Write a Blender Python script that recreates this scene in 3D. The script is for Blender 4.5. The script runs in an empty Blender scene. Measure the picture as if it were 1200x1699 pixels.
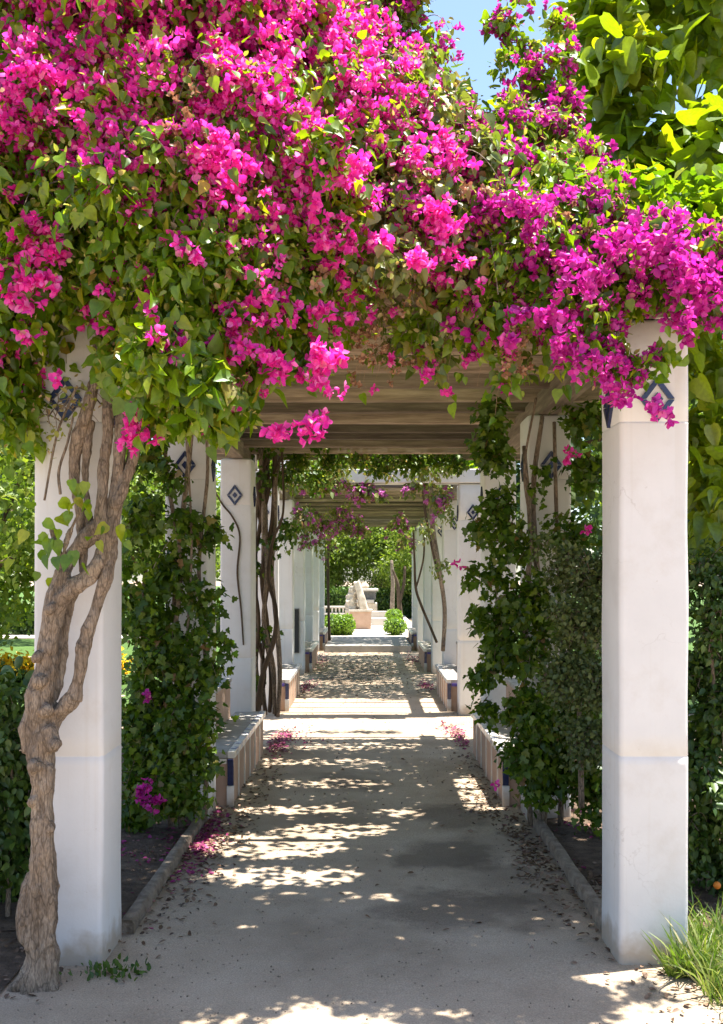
import bpy, bmesh, math
import numpy as np
from mathutils import Vector, Matrix, noise

S = bpy.context.scene
COL = S.collection
F = 1652.0; CX = 611.0; CY = 955.0; EYE = 1.6

# ------------------------------------------------------------------ camera, sky, sun, exposure
cam = bpy.data.cameras.new('camera')
cam.lens = 35; cam.sensor_width = 36; cam.sensor_fit = 'AUTO'
cam.shift_x = -11 / 1699; cam.shift_y = 105.5 / 1699
cam.clip_start = 0.05; cam.clip_end = 2000
camo = bpy.data.objects.new('camera', cam); COL.objects.link(camo)
camo.location = (0, 0, EYE); camo.rotation_euler = (math.pi / 2, 0, 0)
S.camera = camo

SUN = Vector((0.22, 0.055, 1.0)).normalized()
world = bpy.data.worlds.new('World'); S.world = world; world.use_nodes = True
wn = world.node_tree
sky = wn.nodes.new('ShaderNodeTexSky'); sky.sky_type = 'NISHITA'; sky.sun_disc = False
sky.sun_elevation = math.asin(SUN.z); sky.sun_rotation = math.atan2(SUN.x, SUN.y)
sky.air_density = 1.0; sky.dust_density = 0.9; sky.ozone_density = 1.3
bg = wn.nodes['Background']; bg.inputs['Strength'].default_value = 0.092
wn.links.new(sky.outputs['Color'], bg.inputs['Color'])
sl = bpy.data.lights.new('sun', 'SUN'); sl.energy = 5.0; sl.angle = math.radians(0.53); sl.color = (1.0, 0.95, 0.86)
so = bpy.data.objects.new('sun', sl); COL.objects.link(so)
so.rotation_euler = SUN.to_track_quat('Z', 'Y').to_euler()
S.view_settings.view_transform = 'Standard'; S.view_settings.look = 'None'
S.view_settings.gamma = 1; S.view_settings.use_curve_mapping = False
S.view_settings.exposure = 1.78
S.cycles.max_bounces = 10; S.cycles.diffuse_bounces = 6; S.cycles.transmission_bounces = 6; S.cycles.transparent_max_bounces = 8
S.cycles.sample_clamp_indirect = 8
S.cycles.use_denoising = True

RNG = np.random.default_rng(11)
def P(px, py, Z):
    "world point seen at pixel (px, py) of the 1200x1699 photograph when it stands Z metres away"
    return np.array(((px - CX) * Z / F, Z, EYE + (CY - py) * Z / F))

# ------------------------------------------------------------------ materials
def nodes_of(name):
    m = bpy.data.materials.new(name); m.use_nodes = True
    nt = m.node_tree; nt.nodes.clear()
    out = nt.nodes.new('ShaderNodeOutputMaterial')
    return m, nt, out
def N(nt, kind, **kw):
    n = nt.nodes.new(kind)
    for k, v in kw.items():
        if k.startswith('i_'): n.inputs[k[2:].replace('_', ' ')].default_value = v
        else: setattr(n, k, v)
    return n
def ramp(nt, stops, fac=None, interp='LINEAR'):
    r = nt.nodes.new('ShaderNodeValToRGB'); r.color_ramp.interpolation = interp
    els = r.color_ramp.elements
    while len(els) < len(stops): els.new(0.5)
    for e, (p, c) in zip(els, stops):
        e.position = p; e.color = (*c, 1) if len(c) == 3 else c
    if fac is not None: nt.links.new(fac, r.inputs['Fac'])
    return r
def solid(name, stops, scale=6.0, rough=0.8, bump=0.3, bscale=60, spec=0.3, stretch=(1, 1, 1), detail=8, bdist=0.01, extra=None, metallic=0):
    "noise-coloured rough material; extra(nt, colour_socket, position_socket) may add wear"
    m, nt, out = nodes_of(name)
    tc = N(nt, 'ShaderNodeNewGeometry'); mp = N(nt, 'ShaderNodeMapping'); mp.inputs['Scale'].default_value = stretch
    nt.links.new(tc.outputs['Position'], mp.inputs['Vector'])
    n1 = N(nt, 'ShaderNodeTexNoise', i_Scale=scale, i_Detail=detail, i_Roughness=0.6)
    nt.links.new(mp.outputs[0], n1.inputs['Vector'])
    r = ramp(nt, stops, n1.outputs['Fac'])
    col = r.outputs['Color']
    if extra: col = extra(nt, col, tc.outputs['Position'])
    p = N(nt, 'ShaderNodeBsdfPrincipled'); p.inputs['Roughness'].default_value = rough
    p.inputs['Specular IOR Level'].default_value = spec; p.inputs['Metallic'].default_value = metallic
    nt.links.new(col, p.inputs['Base Color'])
    n2 = N(nt, 'ShaderNodeTexNoise', i_Scale=bscale, i_Detail=6, i_Roughness=0.65)
    nt.links.new(mp.outputs[0], n2.inputs['Vector'])
    b = N(nt, 'ShaderNodeBump', i_Strength=bump, i_Distance=bdist)
    nt.links.new(n2.outputs['Fac'], b.inputs['Height']); nt.links.new(b.outputs[0], p.inputs['Normal'])
    nt.links.new(p.outputs[0], out.inputs['Surface'])
    return m
def mixc(nt, fac, a, b, mode='MIX'):
    x = nt.nodes.new('ShaderNodeMix'); x.data_type = 'RGBA'; x.blend_type = mode
    for sock, v in ((x.inputs[0], fac), (x.inputs[6], a), (x.inputs[7], b)):
        if hasattr(v, 'is_linked'): nt.links.new(v, sock)
        else: sock.default_value = v if isinstance(v, (int, float)) else ((*v, 1) if len(v) == 3 else v)
    return x.outputs[2]
def math_(nt, op, a, b=0.0, clamp=False):
    x = nt.nodes.new('ShaderNodeMath'); x.operation = op; x.use_clamp = clamp
    for s, v in ((x.inputs[0], a), (x.inputs[1], b)):
        if hasattr(v, 'is_linked'): nt.links.new(v, s)
        else: s.default_value = v
    return x.outputs[0]
def leafy(name, stops, trans=0.4, tcol=(1.0, 1.15, 0.45), rough=0.45, gloss=0.06):
    "leaf or petal: diffuse + translucent + a thin shine, colour varies from leaf to leaf"
    m, nt, out = nodes_of(name)
    g = N(nt, 'ShaderNodeNewGeometry'); oi = N(nt, 'ShaderNodeObjectInfo')
    s = math_(nt, 'FRACT', math_(nt, 'ADD', g.outputs['Random Per Island'], oi.outputs['Random']))
    r = ramp(nt, stops, s)
    col = r.outputs['Color']
    nz = N(nt, 'ShaderNodeTexNoise', i_Scale=55.0, i_Detail=3)
    nt.links.new(g.outputs['Position'], nz.inputs['Vector'])
    v = ramp(nt, [(0.3, (0.8, 0.8, 0.8)), (0.7, (1.15, 1.15, 1.15))], nz.outputs['Fac'])
    col = mixc(nt, 1.0, col, v.outputs['Color'], 'MULTIPLY')
    d = N(nt, 'ShaderNodeBsdfDiffuse'); t = N(nt, 'ShaderNodeBsdfTranslucent')
    gl = N(nt, 'ShaderNodeBsdfGlossy', i_Roughness=rough); gl.inputs['Color'].default_value = (0.9, 0.95, 1, 1)
    nt.links.new(col, d.inputs['Color'])
    tc = mixc(nt, 1.0, col, tcol, 'MULTIPLY'); nt.links.new(tc, t.inputs['Color'])
    m1 = N(nt, 'ShaderNodeMixShader'); m1.inputs[0].default_value = trans
    nt.links.new(d.outputs[0], m1.inputs[1]); nt.links.new(t.outputs[0], m1.inputs[2])
    m2 = N(nt, 'ShaderNodeMixShader'); m2.inputs[0].default_value = gloss
    nt.links.new(m1.outputs[0], m2.inputs[1]); nt.links.new(gl.outputs[0], m2.inputs[2])
    nt.links.new(m2.outputs[0], out.inputs['Surface'])
    return m

def stucco_wear(nt, col, pos):
    sx = N(nt, 'ShaderNodeSeparateXYZ'); nt.links.new(pos, sx.inputs[0])
    nz = N(nt, 'ShaderNodeTexNoise', i_Scale=9.0, i_Detail=6); nt.links.new(pos, nz.inputs['Vector'])
    h = math_(nt, 'SUBTRACT', sx.outputs['Z'], math_(nt, 'MULTIPLY', nz.outputs['Fac'], 0.30))
    f = ramp(nt, [(0.0, (1, 1, 1)), (0.10, (0, 0, 0))], math_(nt, 'ADD', h, 0.10))
    col = mixc(nt, math_(nt, 'MULTIPLY', f.outputs['Color'], 0.75), col, (0.36, 0.27, 0.18))
    mp = N(nt, 'ShaderNodeMapping'); mp.inputs['Scale'].default_value = (28, 28, 0.7); nt.links.new(pos, mp.inputs[0])
    st = N(nt, 'ShaderNodeTexNoise', i_Scale=1.0, i_Detail=5); nt.links.new(mp.outputs[0], st.inputs['Vector'])
    f2 = ramp(nt, [(0.58, (0, 0, 0)), (0.80, (0.35, 0.35, 0.35))], st.outputs['Fac'])
    col = mixc(nt, f2.outputs['Color'], col, (0.52, 0.47, 0.40))
    sp = N(nt, 'ShaderNodeTexNoise', i_Scale=70.0, i_Detail=2); nt.links.new(pos, sp.inputs['Vector'])
    f3 = ramp(nt, [(0.74, (0, 0, 0)), (0.78, (0.6, 0.6, 0.6))], sp.outputs['Fac'])
    col = mixc(nt, f3.outputs['Color'], col, (0.45, 0.40, 0.34))
    dn = N(nt, 'ShaderNodeTexNoise', i_Scale=5.0, i_Detail=5); nt.links.new(pos, dn.inputs['Vector'])
    ad = N(nt, 'ShaderNodeVectorMath', operation='MULTIPLY_ADD'); nt.links.new(dn.outputs['Color'], ad.inputs[0]); ad.inputs[1].default_value = (.5, .5, .5); nt.links.new(pos, ad.inputs[2])
    vo = N(nt, 'ShaderNodeTexVoronoi', feature='DISTANCE_TO_EDGE', i_Scale=1.5); nt.links.new(ad.outputs[0], vo.inputs['Vector'])
    big = N(nt, 'ShaderNodeTexNoise', i_Scale=1.7, i_Detail=2); nt.links.new(pos, big.inputs['Vector'])
    on = ramp(nt, [(0.52, (0, 0, 0)), (0.62, (0.28, 0.28, 0.28))], big.outputs['Fac'])
    ck = ramp(nt, [(0.0, (1, 1, 1)), (0.006, (0, 0, 0))], vo.outputs['Distance'])
    col = mixc(nt, math_(nt, 'MULTIPLY', ck.outputs['Color'], on.outputs['Color']), col, (0.25, 0.21, 0.17))
    sm = N(nt, 'ShaderNodeTexNoise', i_Scale=4.5, i_Detail=8, i_Roughness=0.7); nt.links.new(pos, sm.inputs['Vector'])
    f5 = ramp(nt, [(0.52, (0, 0, 0)), (0.75, (0.4, 0.4, 0.4))], sm.outputs['Fac'])
    return mixc(nt, f5.outputs['Color'], col, (0.50, 0.45, 0.39))
M = {}
M['stucco'] = solid('white_stucco', [(0.3, (0.61, 0.605, 0.60)), (0.7, (0.67, 0.665, 0.66))], 3.0, 0.75, 0.35, 45, extra=stucco_wear, bdist=0.004)
M['pink'] = solid('pink_render', [(0.3, (0.42, 0.27, 0.19)), (0.7, (0.52, 0.35, 0.26))], 7.0, 0.85, 0.3, 70, bdist=0.004)
M['slab'] = solid('seat_slab', [(0.3, (0.30, 0.27, 0.24)), (0.7, (0.46, 0.42, 0.38))], 9.0, 0.8, 0.3, 60, bdist=0.004)
M['navy'] = solid('navy_glaze', [(0.3, (0.012, 0.018, 0.06)), (0.7, (0.02, 0.03, 0.10))], 30, 0.25, 0.1, 60, 0.6)
M['cream'] = solid('cream_glaze', [(0.3, (0.62, 0.58, 0.50)), (0.7, (0.74, 0.70, 0.63))], 30, 0.3, 0.1, 60, 0.5)
M['violet'] = solid('violet_glaze', [(0.3, (0.06, 0.04, 0.22)), (0.7, (0.09, 0.06, 0.30))], 30, 0.3, 0.1, 60, 0.5)
M['patina'] = solid('patterned_glaze', [(0.42, (0.03, 0.05, 0.16)), (0.5, (0.55, 0.56, 0.60)), (0.62, (0.70, 0.70, 0.70))], 22, 0.3, 0.1, 60, 0.5, detail=2)
def each_board(nt, col, pos):
    oi = N(nt, 'ShaderNodeObjectInfo')
    f = ramp(nt, [(0.0, (0.42, 0.42, 0.42)), (1.0, (1.75, 1.68, 1.58))], oi.outputs['Random'])
    return mixc(nt, 1.0, col, f.outputs['Color'], 'MULTIPLY')
M['timber'] = solid('weathered_timber', [(0.25, (0.11, 0.085, 0.064)), (0.5, (0.215, 0.172, 0.135)), (0.75, (0.36, 0.30, 0.24))], 2.2, 0.85, 0.6, 9, stretch=(1.2, 14, 14), bdist=0.01, extra=each_board)
M['timber_long'] = solid('weathered_long_timber', [(0.25, (0.11, 0.085, 0.064)), (0.5, (0.20, 0.162, 0.128)), (0.75, (0.33, 0.275, 0.22))], 2.2, 0.85, 0.6, 9, stretch=(14, 1.2, 14), bdist=0.01)
M['bark'] = solid('vine_bark', [(0.25, (0.10, 0.065, 0.042)), (0.48, (0.23, 0.16, 0.11)), (0.62, (0.30, 0.215, 0.15)), (0.8, (0.40, 0.30, 0.21))], 9.0, 0.9, 1.0, 26, stretch=(1.6, 1.6, 0.45), bdist=0.03, detail=12)
def cracks(nt, col, pos):
    mp = N(nt, 'ShaderNodeMapping'); mp.inputs['Scale'].default_value = (30, 30, 7); nt.links.new(pos, mp.inputs[0])
    dn = N(nt, 'ShaderNodeTexNoise', i_Scale=1.2, i_Detail=4); nt.links.new(mp.outputs[0], dn.inputs['Vector'])
    ad = N(nt, 'ShaderNodeVectorMath', operation='ADD'); nt.links.new(mp.outputs[0], ad.inputs[0]); nt.links.new(dn.outputs['Color'], ad.inputs[1])
    vo = N(nt, 'ShaderNodeTexVoronoi', feature='DISTANCE_TO_EDGE', i_Scale=1.3); nt.links.new(ad.outputs[0], vo.inputs['Vector'])
    f = ramp(nt, [(0.0, (0.38, 0.36, 0.34)), (0.10, (1, 1, 1))], vo.outputs['Distance'])
    fine = N(nt, 'ShaderNodeTexNoise', i_Scale=7.0, i_Detail=6); nt.links.new(mp.outputs[0], fine.inputs['Vector'])
    f2 = ramp(nt, [(0.35, (0.68, 0.66, 0.64)), (0.65, (1.2, 1.18, 1.15))], fine.outputs['Fac'])
    return mixc(nt, 1.0, mixc(nt, 0.8, col, f.outputs['Color'], 'MULTIPLY'), f2.outputs['Color'], 'MULTIPLY')
M['bark'] = solid('vine_bark', [(0.25, (0.16, 0.120, 0.088)), (0.48, (0.31, 0.242, 0.182)), (0.62, (0.40, 0.32, 0.245)), (0.8, (0.52, 0.43, 0.33))], 9.0, 0.9, 1.0, 26, stretch=(1.6, 1.6, 0.45), bdist=0.05, detail=12, extra=cracks)
M['bark_dark'] = solid('dark_bark', [(0.25, (0.035, 0.024, 0.016)), (0.5, (0.085, 0.058, 0.038)), (0.8, (0.16, 0.11, 0.075))], 9.0, 0.9, 0.8, 26, stretch=(1.6, 1.6, 0.45), bdist=0.02)
M['straw'] = solid('dry_twig', [(0.3, (0.24, 0.15, 0.09)), (0.7, (0.45, 0.32, 0.21))], 40, 0.9, 0.3, 60)
M['kerb'] = solid('kerb_concrete', [(0.3, (0.15, 0.11, 0.08)), (0.55, (0.28, 0.22, 0.165)), (0.75, (0.38, 0.31, 0.24))], 14.0, 0.95, 1.0, 40, bdist=0.02)
M['soil'] = solid('bed_soil', [(0.25, (0.055, 0.036, 0.024)), (0.55, (0.14, 0.095, 0.065)), (0.8, (0.24, 0.17, 0.12))], 12.0, 1.0, 1.0, 60, bdist=0.03)
def damp(nt, col, pos):
    "dark damp stains and pale dry film on the trodden earth, each with a shape of its own"
    nz = N(nt, 'ShaderNodeTexNoise', i_Scale=2.2, i_Detail=6, i_Roughness=0.6); nt.links.new(pos, nz.inputs['Vector'])
    for (x, y, rx, ry, k) in ((0.42, 4.75, 0.55, 0.36, 0.5), (0.45, 5.7, 0.42, 0.42, 0.55), (0.48, 6.6, 0.34, 0.42, 0.5), (-0.05, 7.7, 0.35, 0.4, 0.4), (0.7, 5.2, 0.35, 0.5, 0.35), (0.15, 10.0, 0.4, 0.5, 0.25), (-0.3, 16.0, 0.9, 1.8, 0.5)):
        mp = N(nt, 'ShaderNodeMapping'); mp.vector_type = 'POINT'
        mp.inputs['Location'].default_value = (-x / rx, -y / ry, 0); mp.inputs['Scale'].default_value = (1 / rx, 1 / ry, 0)
        nt.links.new(pos, mp.inputs[0])
        ln = N(nt, 'ShaderNodeVectorMath', operation='LENGTH'); nt.links.new(mp.outputs[0], ln.inputs[0])
        d = math_(nt, 'ADD', ln.outputs['Value'], math_(nt, 'MULTIPLY', math_(nt, 'SUBTRACT', nz.outputs['Fac'], 0.5), 3.0))
        f = ramp(nt, [(0.45, (k, k, k)), (1.0, (0, 0, 0))], d)
        col = mixc(nt, f.outputs['Color'], col, (0.075, 0.052, 0.036))
    gr = N(nt, 'ShaderNodeTexNoise', i_Scale=160.0, i_Detail=3); nt.links.new(pos, gr.inputs['Vector'])
    f = ramp(nt, [(0.3, (0.72, 0.72, 0.72)), (0.7, (1.22, 1.22, 1.22))], gr.outputs['Fac'])
    return mixc(nt, 1.0, col, f.outputs['Color'], 'MULTIPLY')
M['earth'] = solid('trodden_earth', [(0.28, (0.27, 0.205, 0.142)), (0.5, (0.40, 0.312, 0.225)), (0.72, (0.49, 0.395, 0.298))], 1.3, 0.95, 0.55, 34, extra=damp, bdist=0.012, detail=10)
M['sand'] = solid('garden_sand', [(0.3, (0.28, 0.20, 0.14)), (0.7, (0.42, 0.32, 0.23))], 0.8, 0.95, 0.5, 20, bdist=0.02)
M['lawn'] = solid('lawn', [(0.3, (0.055, 0.115, 0.022)), (0.7, (0.095, 0.17, 0.035))], 1.4, 0.9, 1.0, 90, bdist=0.03)
M['paving'] = solid('pale_paving', [(0.3, (0.48, 0.43, 0.37)), (0.7, (0.60, 0.55, 0.48))], 1.5, 0.85, 0.2, 30, bdist=0.004)
M['step'] = solid('step_stone', [(0.3, (0.26, 0.24, 0.22)), (0.7, (0.38, 0.35, 0.32))], 4, 0.9, 0.3, 30, bdist=0.004)
M['statue'] = solid('pale_carved_stone', [(0.3, (0.38, 0.31, 0.23)), (0.7, (0.66, 0.59, 0.50))], 7, 0.9, 0.8, 20, bdist=0.02)
M['metal'] = solid('dark_metal', [(0.3, (0.02, 0.02, 0.022)), (0.7, (0.035, 0.035, 0.04))], 10, 0.5, 0.1, 60)
M['grey'] = solid('grey_stone', [(0.3, (0.10, 0.10, 0.095)), (0.7, (0.17, 0.165, 0.155))], 12, 0.9, 0.6, 40, bdist=0.01)
M['fruit'] = solid('orange_skin', [(0.3, (0.55, 0.16, 0.02)), (0.7, (0.65, 0.22, 0.03))], 30, 0.5, 0.4, 150, bdist=0.002)
M['cactus'] = solid('cactus_skin', [(0.3, (0.05, 0.10, 0.035)), (0.7, (0.08, 0.14, 0.05))], 12, 0.5, 0.3, 60)
M['clipped'] = solid('clipped_core', [(0.3, (0.02, 0.045, 0.01)), (0.7, (0.03, 0.06, 0.015))], 12, 0.9, 0.3, 60)

M['leaf'] = leafy('bougainvillea_leaf', [(0.0, (0.085, 0.175, 0.008)), (0.35, (0.15, 0.27, 0.010)), (0.7, (0.22, 0.34, 0.012)), (0.94, (0.30, 0.37, 0.018)), (1.0, (0.34, 0.25, 0.05))], 0.58, (1.25, 1.25, 0.35), gloss=0.03, rough=0.38)
M['young'] = leafy('young_leaf', [(0.0, (0.20, 0.27, 0.03)), (0.5, (0.33, 0.36, 0.06)), (0.8, (0.45, 0.40, 0.12)), (1.0, (0.52, 0.34, 0.20))], 0.5, (1.15, 1.15, 0.5), gloss=0.03)
M['leaf_pale'] = leafy('pale_leaf', [(0.0, (0.10, 0.15, 0.02)), (0.5, (0.18, 0.22, 0.035)), (0.85, (0.28, 0.28, 0.08)), (1.0, (0.34, 0.20, 0.09))], 0.45, gloss=0.04, rough=0.4)
M['hot'] = leafy('hot_pink_bract', [(0.0, (0.66, 0.016, 0.30)), (0.4, (0.84, 0.035, 0.44)), (0.8, (0.90, 0.09, 0.56)), (0.97, (0.88, 0.28, 0.62)), (1.0, (0.62, 0.34, 0.24))], 0.5, (1.1, 0.9, 1.05), gloss=0.02)
M['deep'] = leafy('deep_magenta_bract', [(0.0, (0.36, 0.010, 0.20)), (0.5, (0.58, 0.022, 0.34)), (0.97, (0.74, 0.09, 0.50)), (1.0, (0.55, 0.28, 0.22))], 0.45, (1.1, 0.8, 1.1), gloss=0.02)
M['mauve'] = leafy('mauve_bract', [(0.0, (0.36, 0.06, 0.28)), (0.5, (0.50, 0.12, 0.40)), (1.0, (0.62, 0.26, 0.52))], 0.45, (1.1, 0.9, 1.1), gloss=0.02)
M['dry'] = leafy('dry_bract', [(0.0, (0.22, 0.11, 0.055)), (0.5, (0.36, 0.19, 0.11)), (1.0, (0.46, 0.30, 0.19))], 0.3, (1.1, 0.9, 0.8), gloss=0.02)
M['petal'] = leafy('fallen_petal', [(0.0, (0.18, 0.03, 0.08)), (0.4, (0.36, 0.04, 0.18)), (0.65, (0.28, 0.12, 0.11)), (1.0, (0.30, 0.19, 0.13))], 0.2, (1, 0.9, 1), gloss=0.02)
M['litter'] = leafy('dead_leaf', [(0.0, (0.07, 0.042, 0.025)), (0.5, (0.16, 0.095, 0.058)), (1.0, (0.28, 0.18, 0.12))], 0.15, (1, 0.9, 0.8), gloss=0.04)
M['ivy'] = leafy('ivy_leaf', [(0.0, (0.042, 0.090, 0.006)), (0.5, (0.075, 0.140, 0.008)), (0.80, (0.125, 0.20, 0.010)), (0.96, (0.17, 0.23, 0.02)), (1.0, (0.22, 0.12, 0.05))], 0.4, gloss=0.025, rough=0.4)
M['shrub'] = leafy('shrub_leaf', [(0.0, (0.036, 0.080, 0.010)), (0.6, (0.065, 0.120, 0.014)), (1.0, (0.115, 0.175, 0.02))], 0.35, gloss=0.03)
M['feather'] = leafy('feathery_leaf', [(0.0, (0.075, 0.105, 0.032)), (0.6, (0.12, 0.155, 0.045)), (1.0, (0.18, 0.21, 0.065))], 0.3, gloss=0.03)
M['broad'] = leafy('broad_tree_leaf', [(0.0, (0.12, 0.20, 0.010)), (0.5, (0.20, 0.30, 0.012)), (0.85, (0.28, 0.36, 0.014)), (1.0, (0.36, 0.40, 0.02))], 0.6, (1.5, 1.4, 0.3), gloss=0.04, rough=0.4)
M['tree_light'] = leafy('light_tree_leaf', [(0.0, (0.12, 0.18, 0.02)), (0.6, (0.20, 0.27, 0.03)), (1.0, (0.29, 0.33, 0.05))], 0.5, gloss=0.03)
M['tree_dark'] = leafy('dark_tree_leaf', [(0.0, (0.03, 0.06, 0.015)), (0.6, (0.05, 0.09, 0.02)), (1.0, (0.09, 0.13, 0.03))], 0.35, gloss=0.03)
M['clip_leaf'] = leafy('clipped_leaf', [(0.0, (0.12, 0.22, 0.012)), (0.6, (0.19, 0.31, 0.015)), (1.0, (0.25, 0.37, 0.03))], 0.4, gloss=0.03)
M['grass'] = leafy('grass_blade', [(0.0, (0.07, 0.13, 0.02)), (0.5, (0.16, 0.24, 0.03)), (0.78, (0.27, 0.31, 0.07)), (1.0, (0.50, 0.43, 0.26))], 0.45, gloss=0.04)
M['yellow'] = leafy('yellow_petal', [(0.0, (0.80, 0.42, 0.01)), (1.0, (0.85, 0.62, 0.02))], 0.3, (1, 1, 0.5), gloss=0.02)

# ------------------------------------------------------------------ object helpers
def tag(o, label=None, cat=None, group=None, kind=None):
    if label: o['label'] = label
    if cat: o['category'] = cat
    if group: o['group'] = group
    if kind: o['kind'] = kind
    return o
def thing(name, label, cat, loc=(0, 0, 0), group=None):
    o = bpy.data.objects.new(name, None); COL.objects.link(o); o.empty_display_size = 0.1
    o.location = loc
    return tag(o, label, cat, group)
def link(name, me, mat, parent=None, loc=None, kind=None):
    o = bpy.data.objects.new(name, me); COL.objects.link(o)
    if mat is not None and not me.materials: me.materials.append(mat)
    if parent is not None:
        o.parent = parent
        bl = parent.location if parent.parent is None else parent.location + parent.parent.location
        o.matrix_parent_inverse = Matrix.Translation(-Vector(bl)) if loc is None else Matrix.Identity(4)
    if loc is not None: o.location = loc
    if kind: o['kind'] = kind
    return o
def mesh_np(name, V, Fc, smooth=True):
    "V (n,3) vertices, Fc (m,k) faces with k corners each"
    me = bpy.data.meshes.new(name)
    V = np.asarray(V, dtype=np.float32); Fc = np.asarray(Fc, dtype=np.int32)
    m, k = Fc.shape
    me.vertices.add(len(V)); me.vertices.foreach_set('co', V.ravel())
    me.loops.add(m * k); me.loops.foreach_set('vertex_index', Fc.ravel())
    me.polygons.add(m); me.polygons.foreach_set('loop_start', np.arange(0, m * k, k, dtype=np.int32))
    me.polygons.foreach_set('loop_total', np.full(m, k, dtype=np.int32))
    me.polygons.foreach_set('use_smooth', np.full(m, smooth, dtype=bool))
    me.update(); me.validate()
    return me
def bm_mesh(name, bm, smooth=False):
    me = bpy.data.meshes.new(name); bm.normal_update(); bm.to_mesh(me); bm.free()
    if smooth:
        for p in me.polygons: p.use_smooth = True
    return me
def box_bm(sx, sy, sz, bev=0.006, seg=2, jitter=0.0, seed=0):
    "box standing on z=0, centred in x and y"
    bm = bmesh.new(); bmesh.ops.create_cube(bm, size=1)
    for v in bm.verts: v.co = Vector((v.co.x * sx, v.co.y * sy, (v.co.z + 0.5) * sz))
    if bev: bmesh.ops.bevel(bm, geom=bm.edges[:], offset=bev, segments=seg, affect='EDGES', profile=0.6)
    if jitter:
        for v in bm.verts:
            v.co += noise.noise_vector(v.co * 6 + Vector((seed, seed * 2, 0))) * jitter
    return bm
def box(name, x0, x1, y0, y1, z0, z1, mat, parent=None, bev=0.006, kind=None, jitter=0.0):
    bm = box_bm(x1 - x0, y1 - y0, z1 - z0, bev, jitter=jitter)
    bmesh.ops.translate(bm, vec=((x0 + x1) / 2, (y0 + y1) / 2, z0), verts=bm.verts)
    return link(name, bm_mesh(name, bm), mat, parent, kind=kind)
def norm(a): return a / np.maximum(np.linalg.norm(a, axis=-1, keepdims=True), 1e-9)
def catmull(pts, n):
    p = np.array(pts, float); p = np.vstack((2 * p[0] - p[1], p, 2 * p[-1] - p[-2])); out = []
    for i in range(1, len(p) - 2):
        for t in np.linspace(0, 1, n, endpoint=False):
            out.append(0.5 * ((2 * p[i]) + (-p[i - 1] + p[i + 1]) * t + (2 * p[i - 1] - 5 * p[i] + 4 * p[i + 1] - p[i + 2]) * t * t + (-p[i - 1] + 3 * p[i] - 3 * p[i + 1] + p[i + 2]) * t ** 3))
    out.append(p[-2]); return np.array(out)
def tube_arrays(path, radii, sides=8, off=0, lump=0.0, seed=0):
    path = np.asarray(path, float); K = len(path)
    tan = norm(np.gradient(path, axis=0))
    ref = np.array([0.13, 0.95, 0.27]); 
    a = norm(np.cross(tan, ref)); b = np.cross(tan, a)
    th = np.linspace(0, 2 * np.pi, sides, endpoint=False)
    R = np.asarray(radii, float)[:, None] * np.ones(sides)[None, :]
    if lump:
        g = np.random.default_rng(seed)
        for _ in range(5):
            f = g.integers(1, 4); ph = g.random() * 6.3; tw = g.normal() * 0.5; fr = g.random() * 0.6
            R = R * (1 + lump * 0.5 * np.sin(f * th[None, :] + ph + tw * np.arange(K)[:, None] * 0.3) * np.cos(fr * np.arange(K)[:, None] + ph * 2))
    V = path[:, None, :] + R[..., None] * (np.cos(th)[None, :, None] * a[:, None, :] + np.sin(th)[None, :, None] * b[:, None, :])
    V = V.reshape(-1, 3)
    i = np.arange(K - 1)[:, None] * sides; j = np.arange(sides)[None, :]; j2 = (j + 1) % sides
    Q = np.stack((i + j, i + j2, i + sides + j2, i + sides + j), -1).reshape(-1, 4) + off
    return V, Q
def tubes(name, paths, mat, parent=None, sides=8, n=6, lump=0.0, kind=None, close=True, voxel=None, disp=0.0):
    "paths: list of (points, radii); capped by tapering"
    Vs, Qs, off = [], [], 0
    for k, (pts, rad) in enumerate(paths):
        c = catmull(pts, n); r = np.interp(np.linspace(0, len(pts) - 1, len(c)), np.arange(len(pts)), rad)
        if close:
            d0 = norm(c[1] - c[0]); d1 = norm(c[-1] - c[-2])
            c = np.vstack((c[0] - d0 * r[0] * 0.3, c, c[-1] + d1 * r[-1] * 0.3)); r = np.concatenate(([r[0] * 0.05], r, [r[-1] * 0.05]))
        V, Q = tube_arrays(c, r, sides, off, lump, seed=k + 3); Vs.append(V); Qs.append(Q); off += len(V)
    me = mesh_np(name, np.vstack(Vs), np.vstack(Qs))
    o = link(name, me, mat, parent, kind=kind)
    if voxel:
        m = o.modifiers.new('fuse', 'REMESH'); m.mode = 'VOXEL'; m.voxel_size = voxel; m.use_smooth_shade = True
        m = o.modifiers.new('soft', 'SMOOTH'); m.iterations = 3; m.factor = 0.5
        if disp:
            t = bpy.data.textures.new('bark_relief', 'MUSGRAVE'); t.noise_scale = 0.09; t.octaves = 4
            m = o.modifiers.new('relief', 'DISPLACE'); m.texture = t; m.strength = disp; m.mid_level = 0.4; m.texture_coords = 'LOCAL'
    return o
def ground_sheet(name, x0, x1, y0, y1, z, mat, nx=2, ny=2, relief=0.0):
    xs = np.linspace(x0, x1, nx); ys = np.linspace(y0, y1, ny)
    X, Y = np.meshgrid(xs, ys); Z = np.full_like(X, z)
    if relief:
        for a in range(ny):
            for b in range(nx):
                Z[a, b] += relief * noise.fractal(Vector((X[a, b] * 1.1, Y[a, b] * 1.1, 3)), 1.0, 2.0, 4)
    V = np.stack((X, Y, Z), -1).reshape(-1, 3)
    i = (np.arange(ny - 1)[:, None] * nx + np.arange(nx - 1)[None, :]).ravel()
    Q = np.stack((i, i + 1, i + nx + 1, i + nx), -1)
    return tag(link(name, mesh_np(name, V, Q), mat), kind='structure')

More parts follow.
